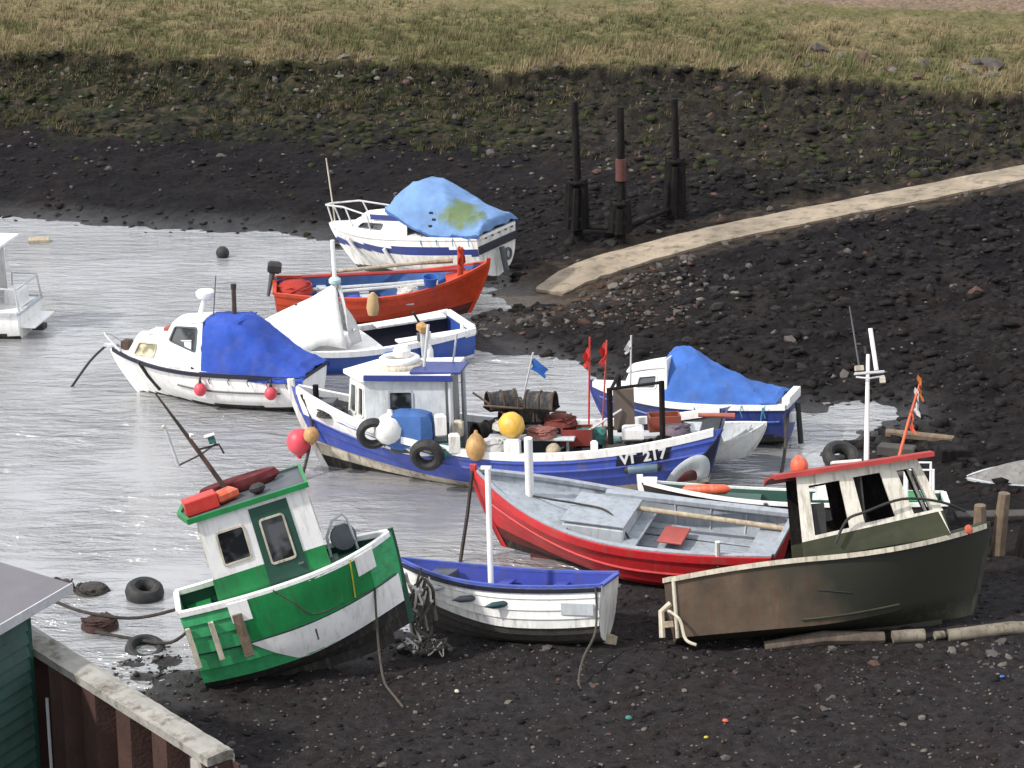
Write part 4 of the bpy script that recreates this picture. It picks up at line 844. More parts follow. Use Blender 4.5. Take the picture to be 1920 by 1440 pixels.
def heap(name, label, M, r, mat, seed, cat="net", n=12):
    q = random.Random(seed); t = thing(name, label, cat, M)
    m = MB(); m.lathe([(0.01, 0), (r, .0), (r * .92, r * .25), (r * .6, r * .48), (.01, r * .55)], 14); m.build("heap", mat, t, True)
    for k in range(n):
        m = MB(); a0 = q.uniform(0, 6.3); m.tube(spline([(r * q.uniform(.4, 1.0) * math.cos(a0 + j), r * q.uniform(.4, 1.0) * math.sin(a0 + j), q.uniform(.2, .5) * r) for j in range(5)], 5), .018, 5); m.build("strand", mat, t, True)
for i, (x, y, z, rz_, lb, mt) in enumerate(((4.35, .15, 1.64, .5, "lobster pot tilted on the pot stack beside the coble's wheelhouse", M_NETD), (3.15, -.3, .58, 1.3, "lobster pot standing crossways aft of the coble's engine casing", M_NETD), (2.6, .15, .92, .2, "lobster pot sitting on another behind the dark red crate", M_NETG), (1.3, -.35, .62, 1.0, "lobster pot crossways under the coble's stern bench end", M_NETD), (4.75, -.35, .9, .9, "lobster pot wedged behind the coble's wheelhouse", M_NETD))):
    pot(lb, b.on((x, y, z), rz_), mt)
heap("fishing_net", "rust-red net heap on the pots amidships in the coble", b.on((3.2, .1, 1.32)), .34, paint("rust_red_net", (.16, .035, .025), .95, .5, (.05, .02, .02), .5, 10, bump=.8), 41)
heap("fishing_net", "grey and white net heap spilling over the coble's rail", b.on((4.45, 1.0, 1.05)), .32, M_CANVAS2, 42)
heap("rope_pile", "dark rope pile at the coble's near rail under the gantry", b.on((2.0, .85, .95)), .3, M_DROPE, 43, "rope")
heap("fishing_net", "heather-coloured netting heaped on the coble near its stern bench", b.on((.95, .2, 1.2)), .3, paint("heather_net", (.14, .11, .14), .95, .5, bump=.8), 44)
b_ = b
for i, (x, y, z, tilt, ln_, mt, lb) in enumerate(((3.9, .3, 1.3, 55, 1.2, M_WOOD, "short wooden stake leaning out of the coble's pot stack"), (2.9, .5, 1.1, -60, 1.1, M_GALV, "thin pale pipe leaning across the coble's gear"), (3.4, -.2, 1.5, 78, 1.5, M_WOOD, "long boathook laid over the coble's pots"))):
    m = MB(); m.tube([(0, 0, -.3), (0, 0, ln_)], .022, 6); single("stake", m, mt, lb, "pole", b.on((x, y, z), .3 * i, 0, R(tilt)))
heap("fishing_net", "heap of teal netting on the coble beside the white cans", b.on((5.3, 1.05, .98)), .32, M_NETG, 2)
heap("fishing_net", "dark net heap on the coble's foredeck ahead of the wheelhouse", b.on((7.75, .25, 1.5)), .3, M_NETD, 4)
heap("fishing_net", "pinkish pile of net and rope on the coble's fish table", b.on((3.5, .62, 1.22)), .30, paint("faded_pink_net", (.30, .12, .10), .95, .5, (.12, .05, .04), .5, 10, bump=.8), 6)
heap("rope_pile", "pale pile of rope and line behind the coble's fish table", b.on((4.2, .35, 1.30)), .32, M_WROPE, 9, "rope")
def crate(label, M, mat, d=(.62, .4, .3)):
    m = MB(); x, y, z = d
    for cc, dd in (((0, 0, .02), (x, y, .03)), ((0, y / 2, z / 2), (x, .03, z)), ((0, -y / 2, z / 2), (x, .03, z)), ((x / 2, 0, z / 2), (.03, y - .03, z)), ((-x / 2, 0, z / 2), (.03, y - .03, z))): m.box(cc, dd)
    o = thing("crate", label, "crate", M)
    for k, (cc, dd) in enumerate((((0, 0, .02), (x - .032, y - .032, .03)), ((0, y / 2, z / 2), (x, .03, z)), ((0, -y / 2, z / 2), (x, .03, z)), ((x / 2 - .015, 0, z / 2), (.03, y - .032, z)), ((-x / 2 + .015, 0, z / 2), (.03, y - .032, z)))):
        mm = MB(); mm.box(cc, dd); mm.build("bottom" if k == 0 else "side", mat, o)
crate("dark red crate on the coble's deck by the gantry post", b.on((2.85, .35, 1.0), .1), paint("dull_red_crate_plastic", (.20, .022, .016), .6), (.6, .4, .32))
crate("rusty red crate on the coble's stern bench", b.on((1.2, -.1, 1.18), .2), paint("rust_red_plastic", (.26, .06, .035), .6))
crate("dark grey crate on the coble's deck aft of the engine casing", b.on((2.2, .45, .62), -.1), M_DGREY)
m = MB(); m.box((0, 0, .45), (.07, .40, .85), bev=.01); single("plywood_board", m, paint("grey_brown_board", (.13, .10, .085), .8), "grey-brown board standing upright against the coble's gantry", "board", b.on((1.95, .1, 1.2), R(90), 0, R(6)), smooth=False)
# grey cylinder fender on the coble's side
m = MB(); m.at((0, 0, 0), (0, R(90), 0)); m.lathe([(.02, -.36), (.05, -.34), (.085, -.28), (.085, .28), (.05, .34), (.02, .36)], 14, mis=[1, 1, 0, 1, 1]); single("fender", m, [paint("slate_blue_plastic", (.09, .15, .22), .5), M_BLACK], "slate blue cylinder fender lying along the coble's side under its number", "fender", b.on(Vector(H5.pt(.165, .66, 1, .10)), R(4), 0, R(4)))
def flagpole(label, M, h, pole, rag, z, l):
    t = thing("dan_pole", label, "flag", M); m = MB(); m.tube([(0, 0, 0), (0, 0, h)], .02, 6); m.build("pole", pole, t, True)
    m = MB(); m.grid([[((.02 + .16 * i if rag is M_BLUEP else .01 + .05 * i) + .03 * math.sin(k * 2), .05 * math.sin(i * 2 + k), z + l * k / 4 - .05 * i * (1 + .2 * k)) for k in range(5)] for i in range(3)]); m.build("flag", rag, t, True)
flagpole("slanted pole with a blue flag on the coble", b.on((4.25, -.6, .8), R(175), 0, R(14)), 1.85, M_GALV, M_BLUEP, 1.5, .26)
flagpole("marker pole with a narrow bright red flag on the coble", b.on((2.75, -.6, .9), 0, 0, R(-2)), 2.0, M_REDP, M_REDP, 1.45, .34)
flagpole("marker pole with a pinkish red rag near the coble's gantry", b.on((2.5, -.75, .9), R(10), 0, R(-4)), 1.9, paint("pink_red_pole", (.42, .08, .07), .6), M_REDP, 1.45, .42)
flagpole("thin grey marker pole with a small grey rag astern of the red poles", b.on((1.95, -.75, .9), 0, 0, R(-2)), 2.0, M_GALV, M_CANVAS2, 1.7, .2)
m = MB(); m.tube([(0, 0, 0), (.7, 0, .02)], [.06, .04], 8); single("tiller", m, paint("faded_red_tiller", (.34, .09, .07), .6), "faded red tiller sticking out over the coble's stern", "tiller", b.on((-.2, .3, 1.56), R(2)))
rf = thing("inflated_ring", "two white lifebuoy rings and a dome stacked on the coble's wheelhouse roof", "lifebuoy", b.on((6.35, -.05, 2.44)))
m = MB(); m.torus(.38, .085, 24, 10); m.at((0.02, 0, .12)); m.build("ring", M_CREAM, rf, True)
m = MB(); m.torus(.34, .075, 24, 10); o = m.build("ring", M_WHITE, rf, True); o.location = (.03, .02, .13)
m = MB(); m.lathe([(.0, .0), (.16, .0), (.18, .12), (.12, .2), (0, .22)], 14); o = m.build("dome", M_WHITE, rf, True); o.location = (-.02, 0, .19)
ground_rope("mooring_rope", [Wp(b, H5.pt(.97, .98, 1, .05)), Wp(b, H5.pt(.97, .6, 1, .12)), (-4.45, 45.3, -.1)], .035, M_DROPE, "dark line from the coble's bow rail down to the water")

# ------------------------------------------------------------------ white and green boat behind the red one
H6 = Hull(5.6, 1.9, .92, .9, 1.18, tw=.8, rake=.4, trk=.1)
b = B("green_bottomed_boat", "white-railed open boat with dark side and green bottom behind the red boat", H6, pose((8.32, 41.18, .12), 172.4, 2.1, 11.8, 1.05))
b.planks([0, .25, .48, .66, .82, 1], [M_GREEN, M_GREEN, M_GREEN, M_GREEN, M_BLACK], t=.02); b.transom(M_GREEN); b.lining(M_DGREEN, .35); b.floor(M_DGREEN, .35); b.rail(M_WHITE, 0, .985, .04, .05, .03, .04, transom=True); b.stem(M_WHITE, .05, .06, .12); b.keel(M_BOTTOM)
b.deck(M_DGREEN, .6, .98, .08, .05, .05, name="foredeck"); b.box("white_stem_cap", (5.42, 0, 1.2), (.3, .2, .1), M_WHITE)
b.box("console", (2.15, .1, 1.1), (.42, .6, .30), M_WHITE); b.bar("console_post", [(2.15, .1, .36), (2.15, .1, .95)], .03, M_WHITE); b.box("console_shelf", (2.1, .1, .93), (.62, .7, .04), M_WHITE)
b.box("stern_locker", (.55, 0, .66), (.6, 1.35, .6), M_GREEN)
for p in (((.25, .55, .95), (.25, .55, 1.5), (.72, .55, 1.5), (.72, .55, .95)), ((.25, -.55, .95), (.25, -.55, 1.5), (.72, -.55, 1.5), (.72, -.55, .95))): b.bar("guard_rail", p, .028, M_WHITE)
for u in (.58, .44): b.bar("hanging_line", [H6.pt(u, 1, 1, .06), H6.pt(u, .7, 1, .06), H6.pt(u, .35, 1, .06)], .035, M_DGREY)
m = MB(); m.at((0, 0, 0), (0, R(90), 0)); m.lathe([(.015, -.46), (.05, -.42), (.09, -.36), (.105, 0), (.09, .36), (.05, .42), (.015, .46)], 14); single("fender", m, M_OBUOY, "faded orange sausage fender on the green-bottomed boat's foredeck", "fender", b.on((4.35, .30, 1.07), R(-4), 0, R(2)))

# ------------------------------------------------------------------ dark blue boat under a blue cover
H7 = Hull(4.5, 2.0, 1.02, 1.0, 1.25, tw=.82, rake=.5, trk=.1)
b = B("covered_blue_boat", "dark blue boat with white cabin front and a peaked blue tarpaulin", H7, pose((6.18, 47.9, -.06), 162.6, 3.3, 5, 1.02))
b.shell(lambda u, w, z: 0 if z > .35 else 1, [M_NAVY2, M_BOTTOM], 26, 12); b.transom(M_NAVY2); b.rail(M_WHITE, 0, .985, .04, .08, .05, .07, transom=True); b.deck(M_WHITE, .02, .98, .03, .03, .05); b.rub(M_BLUE2, .8, .02, .96, .025); b.keel(M_BOTTOM); b.stem(M_NAVY2)
zt = 1.76; op = [(.30, .78, .40, .82)]
mb = MB(); mb.wall((3.72, .56, 1.0), (2.62, .80, 1.0), (2.62, .62, zt), (3.5, .46, zt - .18), .04, op); w = b.add("cabin_side", mb, M_WHITE); b.window(w, mb, op[0], M_WHITE2, M_DGREY)
mb = MB(); mb.wall((2.62, -.80, 1.0), (3.72, -.56, 1.0), (3.5, -.46, zt - .18), (2.62, -.62, zt), .04); b.add("cabin_side", mb, M_WHITE)
mb = MB(); mb.wall((3.72, -.54, 1.02), (3.72, .54, 1.02), (3.5, .43, zt - .18), (3.5, -.43, zt - .18), .04); b.add("cabin_front", mb, M_WHITE)
mb = MB(); mb.grid([[(x, y * wd, zz_ + .06 * (1 - y * y)) for y in (1, .5, 0, -.5, -1)] for x, wd, zz_ in ((3.54, .48, zt - .18), (3.1, .56, zt - .08), (2.6, .66, zt))]); o = b.add("cabin_roof", mb, M_WHITE); md = o.modifiers.new("t", 'SOLIDIFY'); md.thickness = .04
b.box("cabin_bulkhead", (2.60, 0, 1.45), (.04, 1.5, 1.0), M_WHITE)
secs = []
for x, h, wd in ((2.75, zt + .10, .70), (2.5, zt + .30, .84), (2.2, zt + .25, .90), (1.7, zt - .02, .93), (1.0, zt - .38, .90), (.5, zt - .53, .86), (.18, zt - .60, .82)):
    e = 1.08 + (.02 if x > 2.6 else 0); secs.append([(x, wd + .03, e - .06), (x, wd, e + .02), (x, wd * .72, e + (h - e) * .60), (x, wd * .30, h - .03), (x, 0, h), (x, -wd * .30, h - .03), (x, -wd * .72, e + (h - e) * .60), (x, -wd, e), (x, -wd - .03, e - .06)])
b.loft(secs, M_TARP2 if False else cloth("mid_blue_tarpaulin", (.045, .13, .42)), "tarpaulin", 5, .035, 3)
for x in (.4, .9, 1.4, 1.9): b.bar("lashing", [(x, .97, 1.05), (x + .02, 1.06, .95), (x - .02, 1.04, .8)], .012, M_BROPE)
b.box("stern_board", (.02, 0, 1.10), (.16, 1.3, .16), M_WHITE); b.box("outboard_pad", (-.08, .25, .72), (.1, .5, .2), M_WHITE2); b.bar("cover_cord", spline([H7.pt(.1, 1, 1, .06), H7.pt(.11, .8, 1, .05), H7.pt(.12, .62, 1, .05)], 4), .018, M_BROPE); b.bar("outboard_leg", [(-.15, .2, 1.0), (-.22, .2, .1)], .06, M_BLACK)
ground_rope("mooring_rope", [Wp(b, H7.pt(0, .9, 1, .03)), (5.9, 46.9, .5), (5.75, 46.1, .05), (5.6, 45.6, -.05)], .035, M_DROPE, "dark dripping rope below the covered blue boat's stern")
# ------------------------------------------------------------------ white tender tied between them
H8 = Hull(2.5, 1.25, .66, .62, .95, tw=.78, rake=.45, trk=.05)
b = B("white_tender", "small white tender with a tall pointed bow tied astern of the coble", H8, pose((3.25, 46.75, .05), -22, -5, 8, .95))
b.shell(lambda u, w, z: 0, [M_WHITE], 20, 10); b.transom(M_WHITE); b.lining(M_LGREY, .2, u1=.95); b.floor(M_LGREY, .2); b.rail(M_WHITE2, 0, .985, .03, .03, .02, .04); b.stem(M_WHITE2, .03, .03, .03); b.box("thwart", (1.1, 0, .46), (.22, 1.0, .03), M_PLY); b.box("thwart", (.35, 0, .46), (.22, .9, .03), M_PLY)
# ------------------------------------------------------------------ white cabin cruiser with royal blue cover
H9 = Hull(5.4, 2.1, 1.06, 1.06, 1.32, tw=.84, rake=.75, trk=.05)
b = B("white_cabin_cruiser", "white cabin cruiser with a royal blue cockpit cover and pink fenders", H9, pose((-4.55, 50.55, -.13), 164.3, 1.0, 2.4, .945))
b.shell(lambda u, w, z: 0 if z > .27 - .03 * u else 1, [M_WHITE, M_BOTTOM], 30, 20); b.transom(M_WHITE); b.rail(M_NAVY, 0, .985, .045, .02, .02, .075, transom=True); b.deck(M_WHITE, .02, .985, .0, .04, .02); b.keel(M_BOTTOM); b.stem(M_WHITE, .02)
def trunk(bb, ps, mat, name, ops=(), frame=M_DGREY, pane=M_GLASS, both=True):
    """ps: port bottom-aft, bottom-fore, top-fore, top-aft; mirrored, with front, roof"""
    (A, Bm, Cm, D) = ps; mir = lambda p: (p[0], -p[1], p[2])
    mb = MB(); mb.wall(Bm, A, D, Cm, .04, ops); w = bb.add(name + "_side", mb, mat)
    for o in ops: bb.window(w, mb, o, frame, pane)
    mb = MB(); mo = [(1 - o[1], 1 - o[0], o[2], o[3]) for o in ops]; mb.wall(mir(A), mir(Bm), mir(Cm), mir(D), .04, mo); w = bb.add(name + "_side", mb, mat)
    for o in mo: bb.window(w, mb, o, frame, pane)
    i = lambda p, k=.042: (p[0], p[1] - k if p[1] > 0 else p[1] + k, p[2]); mb = MB(); mb.wall(i(mir(Bm)), i(Bm), i(Cm), i(mir(Cm)), .04); bb.add(name + "_front", mb, mat)
    mb = MB(); n = 6; rows = []
    for k in range(n + 1):
        t = k / n; x = D[0] + (Cm[0] - D[0]) * t; y = D[1] + (Cm[1] - D[1]) * t; z = D[2] + (Cm[2] - D[2]) * t + .003; rows.append([(x, (y + .02) * q, z + .07 * (1 - q * q)) for q in (1, .6, .2, -.2, -.6, -1)])
    mb.grid(rows); o = bb.add(name + "_roof", mb, mat, smooth=True); md = o.modifiers.new("t", 'SOLIDIFY'); md.thickness = .035; return w
trunk(b, ((2.9, .84, 1.04), (4.85, .38, 1.16), (4.55, .30, 1.68), (2.9, .72, 1.78)), M_WHITE, "cuddy", [(.10, .42, .22, .80)], M_CREAM, M_GLASSC)
trunk(b, ((2.62, .86, 1.04), (3.75, .70, 1.60), (3.45, .56, 2.15), (2.62, .62, 2.25)), M_WHITE, "wheelhouse", [(.18, .86, .30, .86)] and [(.14, .84, .34, .88)])
b.box("hatch", (4.0, 0, 1.80), (.55, .6, .06), M_WHITE2); b.box("red_bundle", (3.75, -.1, 1.86), (.3, .35, .1), paint("dull_red_cloth", (.32, .08, .05), .8))
secs = []
for x, h, wd, e in ((2.66, 2.24, .80, 1.08), (2.2, 2.28, .90, 1.08), (1.7, 2.24, .93, 1.08), (1.2, 1.88, .95, 1.06), (.7, 1.50, .95, 1.05), (.2, 1.26, .93, 1.05), (-.06, 1.14, .92, 1.00)):
    secs.append([(x, wd + .05, e - .12), (x, wd + .03, e), (x, wd * .82, e + (h - e) * .78), (x, wd * .62, h), (x, 0, h + .05), (x, -wd * .62, h), (x, -wd * .82, e + (h - e) * .78), (x, -wd - .03, e), (x, -wd - .05, e - .1)])
b.loft(secs, M_TARP, "cockpit_cover", 5, .03, 5)
for sd in (1, -1):
    for x in (.3, .8, 1.3, 1.8, 2.3): b.bar("lashing", [(x, sd * 1.0, 1.0), (x + .03, sd * 1.075, .9), (x - .02, sd * 1.08, .82)], .012, M_DROPE)
b.bar("cover_batten", [(1.7, sd_ * .6, 2.27) for sd_ in (1, .5, 0, -.5, -1)], .02, M_TARP); b.bar("cover_hem", [(x, .985, z) for x, z in ((2.6, 1.08), (1.9, 1.075), (1.2, 1.06), (.5, 1.05), (0, 1.0))], .018, M_NAVY2)
b.bar("radar_post", [(2.95, 0, 2.28), (2.8, 0, 2.72)], .06, M_WHITE); mb = MB(); mb.at((2.78, 0, 2.72)); mb.lathe([(0, 0), (.20, .0), (.24, .05), (.24, .14), (.19, .19), (0, .2)], 18); b.add("radar_dome", mb, M_WHITE, smooth=True)
b.bar("whip_aerial", [(2.55, .1, 2.3), (2.45, .1, 3.3)], .015, M_DGREY); b.bar("stove_pipe", [(2.1, -.15, 2.25), (2.1, -.15, 2.98)], .06, M_IRON); b.bar("stove_pipe_cap", [(2.1, -.15, 2.94), (2.1, -.15, 3.06)], .075, M_BLACK)
b.bar("pulpit", [(5.0, .3, 1.3), (5.45, .12, 1.62), (5.55, 0, 1.66), (5.45, -.12, 1.62), (5.0, -.3, 1.3)], .025, M_GALV); b.box("bow_roller", (5.38, 0, 1.36), (.35, .14, .08), M_GALV); b.box("anchor_winch", (4.95, 0, 1.42), (.2, .3, .2), M_IRON)
b.bar("black_strap", [H9.pt(.80, 1, 1, .05), H9.pt(.80, .75, 1, .02), H9.pt(.80, .45, 1, .02)], .05, M_BLACK)
b.rub(M_DGREY, .76, .10, .62, .022, name="rubbing_strip"); b.box("grab_rail", (3.3, .85, 1.12), (.28, .04, .05), M_GALV)
mb = MB()
for u, lb in ((.475, "pink ball fender hanging amidships on the white cruiser"), (.135, "pink ball fender hanging at the white cruiser's quarter")):
    x, y, z = H9.pt(u, .86, 1, .12); f = thing("ball_fender", lb, "fender", b.on((x, y, z - .12)))
    mb = MB(); mb.ball((0, 0, 0), .155, 14, sq=(1, 1, 1.1)); mb.build("ball", M_PINK, f, True); mb = MB(); mb.tube([(0, 0, .13), (0, 0, .24), (0, -.06, .36)], [.05, .03, .01], 8); mb.build("eye", M_BLACK, f, True)
ground_rope("anchor_line", [Wp(b, (5.5, 0, 1.36)), (-10.05, 52.4, .55), (-10.5, 52.1, -.05)], .03, M_DROPE, "dark anchor line slanting from the white cruiser's bow into the water")

# ------------------------------------------------------------------ blue banded boat under a white tent
H10 = Hull(5.2, 2.0, 1.12, 1.02, 1.3, tw=.86, rake=.4, trk=.03)
b = B("tented_blue_boat", "blue and white boat with a white canvas tent over its fore end", H10, pose((-1.22, 55.25, -.42), 203, 2.3, 0, 1.08))
b.shell(lambda u, w, z: 0 if z > .98 else (1 if z > .48 else (2 if z > .2 else 3)), [M_WHITE, M_BLUE2, M_WHITE, M_BOTTOM], 26, 24); b.transom(M_BLUE2); b.rail(M_WHITE, 0, .985, .05, .08, .04, .09, transom=True); b.lining(M_NAVY, .45); b.floor(M_NAVY, .45); b.deck(M_WHITE, .42, .98, .05, .03, .06, name="foredeck"); b.keel(M_BOTTOM); b.stem(M_WHITE)
b.box("side_deck", (1.0, .72, 1.06), (1.7, .3, .06), M_WHITE); b.box("side_deck", (1.0, -.72, 1.06), (1.7, .3, .06), M_WHITE)
for u in (.06, .22): b.bar("cleat_post", [H10.pt(u, 1, 1, -.05), tuple(Vector(H10.pt(u, 1, 1, -.05)) + Vector((0, 0, .2)))], .045, M_WHITE)
# small peaked tent: ridge falling from the mast towards the bow
mxt, apx = 3.0, 2.42
ridge = [(mxt, 0, apx), (mxt + .55, 0, apx - .24), (mxt + .95, 0, apx - .36), (mxt + 1.4, 0, apx - .50), (mxt + 1.8, 0, apx - .64)]
for sd in (1, -1):
    rows = []
    for i, p in enumerate(spline(ridge, 4)):
        t = i / 16; wd = .84 - .42 * t * t - .10 * math.sin(math.pi * t * 2) ** 2; ed = 1.12 + .08 * t + .10 * math.sin(math.pi * t * 2) ** 2
        rows.append([(p[0] + .10 * q * (1 - t), sd * wd * q + .02 * math.sin(9 * q + i) * q, p[2] + (ed - p[2]) * q - .04 * math.sin(math.pi * q) * (1 - .5 * t)) for q in (0, .2, .4, .6, .8, 1)])
    mb = MB(); mb.grid(rows if sd > 0 else [r[::-1] for r in rows]); o = b.add("tent_side", mb, M_CANVAS, smooth=True); md = o.modifiers.new("t", 'SOLIDIFY'); md.thickness = .012
for sd in (1, -1):
    mb = MB(); rows = [[(mxt - .04 - .34 * k * t - .06 * math.sin(5 * t + 4 * k), sd * (.02 + .86 * t * (1 - .55 * k)) , apx - 1.30 * t + .04 * math.sin(7 * t + 3 * k)) for k in (0, .25, .5, .75, 1)] for t in np.linspace(0, 1, 10)]; mb.grid(rows); o = b.add("tent_flap", mb, M_CANVAS2, smooth=True); md = o.modifiers.new("t", 'SOLIDIFY'); md.thickness = .012  # the white tent's shaded end, put into the colour as grey cloth
b.bar("mast", [(mxt, 0, .5), (mxt, 0, apx + 1.0)], .05, M_WHITE); b.bar("tabernacle_leg", [(mxt - .05, .1, .6), (mxt - .06, .14, 2.0)], .03, M_WHITE); b.bar("cross_bar", [(mxt - .2, .65, 1.45), (mxt - .2, -.65, 1.45)], .025, M_GALV)
b.bar("fore_tent_pole", [(mxt + .95, 0, 1.2), (mxt + .95, 0, apx - .33)], .03, M_WOOD); mb = MB(); mb.at((mxt, 0, apx + .06)); mb.ball((0, 0, 0), .15, 10, sq=(1, 1, .7)); b.add("tent_cap", mb, cloth("pale_blue_cloth", (.45, .58, .62)), smooth=True)
b.bar("boom_crutch", [(1.15, .85, 1.1), (1.5, .9, 1.75)], .03, M_BLACK)
ob = thing("outboard_motor", "grey outboard motor clamped to the tented boat's side by a tan cowl", "outboard motor", b.on((1.35, .95, 1.0)))
mb = MB(); mb.box((0, .12, .40), (.20, .30, .24), bev=.06); mb.build("cowl", M_TAN, ob); mb = MB(); mb.tube([(0, .12, .28), (0, .14, -.55)], [.08, .06], 8); mb.build("leg", M_GALV, ob, True); mb = MB(); mb.box((0, .0, .12), (.18, .1, .28)); mb.build("clamp", M_DGREY, ob)
mb = MB(); mb.lathe([(0, -.24), (.09, -.22), (.11, -.1), (.11, .1), (.07, .2), (.03, .25), (0, .25)], 12); single("fender", mb, M_WHITE, "white bottle-shaped fender hanging on the tented boat's blue side", "fender", b.on(tuple(Vector(H10.pt(.24, .85, 1, .13)))))
mb = MB(); mb.lathe([(0, -.14), (.1, -.14), (.12, 0), (.12, .2), (0, .2)], 12); single("fuel_can", mb, M_BLUEP, "small blue can hung over the tented boat's side", "can", b.on(tuple(Vector(H10.pt(.42, .86, 1, .14)))))

# ------------------------------------------------------------------ orange-red open boat
H11 = Hull(5.5, 1.9, 1.0, .9, 1.52, tw=.72, rake=.5, trk=.1)
b = B("orange_open_boat", "orange-red open clinker boat full of oars and gear", H11, pose((-6.2, 57.9, .0), 5.3, .2, 4.5, 1.02))
b.planks(np.linspace(0, 1, 7), [M_BOTTOM, M_DRED, M_ORANGE, M_ORANGE, M_ORANGE, M_ORANGE], t=.02); b.transom(M_ORANGE); b.lining(M_TARP2, .3); b.floor(M_DGREY, .3); b.rail(M_ORANGE, 0, .985, .035, .05, .03, .05, transom=True); b.stem(M_ORANGE, .04, .05, .1); b.keel(M_BOTTOM)
b.deck(M_ORANGE, .80, .98, .12, .03, .05, name="foredeck")
for x in (1.2, 2.3, 3.4): b.box("thwart", (x, 0, .68), (.25, 1.6, .04), M_LGREY)
b.bar("bow_post", [(4.75, -.12, 1.1), (4.75, -.12, 1.95)], .08, M_ORANGE)
mb = MB(); mb.grid([[(4.72 + .06 * math.sin(k * 2 + i) + .05 * i, -.25 + .13 * i, 1.45 + .55 * k / 5 - .1 * abs(i - 1)) for k in range(6)] for i in range(4)]); o = b.add("bow_rag", mb, cloth("dark_red_cloth", (.30, .02, .015)), smooth=True)
or_boat = b
for i, (y, z, mt, lb, l) in enumerate(((.45, 1.05, M_ROOFRED, "long red boom resting across the orange boat's thwarts", 4.4), (.22, .78, M_LGREY, "pale grey oar lying in the orange boat beside the red boom", 3.0), (-.02, .76, M_CANVAS2, "dark-handled grey oar in the middle of the orange boat", 3.0), (.6, 1.12, M_PLY, "pale wooden oar on the orange boat's far gunwale", 3.2))):
    mb = MB(); mb.tube([(0, 0, 0), (l * .7, 0, .02), (l, 0, .02)], [.05, .05, .045 if i == 0 else .09], 8); single("oar" if i else "boom", mb, mt, lb, "oar" if i else "spar", b.on((.7 + .25 * i, y, z), R(-2 + 3 * i), 0, R(-2)))
mb = MB(); mb.lathe([(.12, 0), (.19, .36), (.20, .37), (.18, .37), (.11, .02), (0, .02)], 16); single("bucket", mb, M_BLUEP, "bright blue bucket on the orange boat's near rail", "bucket", b.on((3.95, -.62, 1.0), 0, R(6)))
heap("rope_coil", "pale coil of rope beside the blue bucket", b.on((3.4, -.45, .86)), .30, M_WROPE, 12, "rope", 8)
heap("blue_net", "small violet-blue net bag in the orange boat", b.on((2.0, -.55, .70)), .26, paint("violet_blue_net", (.07, .05, .38), .9, .4), 14, "net", 6)
mb = MB(); mb.lathe([(0, -.32), (.13, -.28), (.17, -.1), (.13, .2), (.05, .3), (0, .31)], 10); single("sack", mb, paint("tan_sacking", (.48, .33, .17), .9, .4, streak=False), "tan sack hanging over the orange boat's side", "sack", b.on(tuple(Vector(H11.pt(.45, .95, -1, .17))), .3))
om = thing("outboard_motor", "black outboard motor tilted up on the orange boat's stern", "outboard motor", b.on((-.02, .35, 1.0), 0, 0, R(6), .85))
mb = MB(); mb.box((0, 0, .42), (.42, .34, .34), bev=.08); mb.build("cowl", M_BLACK, om); mb = MB(); mb.tube([(-.05, 0, .26), (-.08, 0, -.05), (-.12, 0, -.5)], [.09, .07, .05], 8); mb.build("leg", M_DGREY, om, True); mb = MB(); mb.box((.06, 0, .0), (.1, .2, .2)); mb.build("clamp", M_DGREY, om)
heap("red_sacks", "heap of red sacks and cloth at the orange boat's stern", b.on((.5, .1, .78)), .5, cloth("faded_red_sacking", (.36, .035, .025)), 21, "sack", 10)

# ------------------------------------------------------------------ white cruiser under a pale blue cover
H12 = Hull(5.4, 2.25, 1.36, 1.34, 1.48, tw=.92, rake=.85, trk=.05)
b = B("white_blue_cruiser", "white and navy cruiser on the mud under a pale blue mossy cover", H12, pose((-.30, 60.75, .42), 150.5, 5.5, -1.3, 1.012))
b.shell(lambda u, w, z: 0 if z > 1.08 else (1 if z > .88 else (2 if z > .3 else 3)), [M_WHITE, M_NAVY2, M_WHITE2, M_BOTTOM2], 30, 30); b.transom(M_WHITE2); b.box("transom_band", (-.02, 0, 1.02), (.05, 2.0, .22), M_NAVY); b.rail(M_WHITE, 0, .985, .02, .06, .03, .05, transom=True); b.deck(M_WHITE, .02, .985, .0, .04, .02); b.keel(M_BOTTOM2)
trunk(b, ((2.3, .90, 1.32), (4.7, .42, 1.42), (4.05, .34, 1.76), (2.3, .76, 1.90)), M_WHITE, "cabin", [(.20, .58, .18, .52)], M_DGREY, M_GLASS)
b.box("cabin_band", (2.95, .70, 1.80), (1.3, .03, .16), M_NAVY2, rot=(R(-14), 0, R(-9)))
mb = MB(); mb.wall((3.1, .56, 1.88), (2.35, .74, 1.90), (2.3, .66, 2.2), (2.75, .5, 2.2), .03); b.add("windscreen_side", mb, M_WHITE2); mb = MB(); mb.wall((3.1, -.55, 1.88), (3.1, .55, 1.88), (2.75, .49, 2.2), (2.75, -.49, 2.2), .03); b.add("windscreen", mb, M_GLASS)
secs = []
for x, h, wd, e in ((3.05, 2.12, .60, 2.0), (2.7, 2.50, .74, 1.90), (2.1, 2.74, .90, 1.66), (1.5, 2.60, .98, 1.46), (.8, 2.16, 1.02, 1.43), (.3, 1.90, 1.02, 1.43), (-.02, 1.76, 1.0, 1.43), (-.07, 1.52, .98, 1.40)):
    secs.append([(x, wd + .05, e - .06), (x, wd + .03, e + .06), (x, wd * .80, e + (h - e) * .62), (x, wd * .45, h - .05), (x, 0, h), (x, -wd * .45, h - .05), (x, -wd * .8, e + (h - e) * .62), (x, -wd - .03, e + .06), (x, -wd - .05, e - .06)])
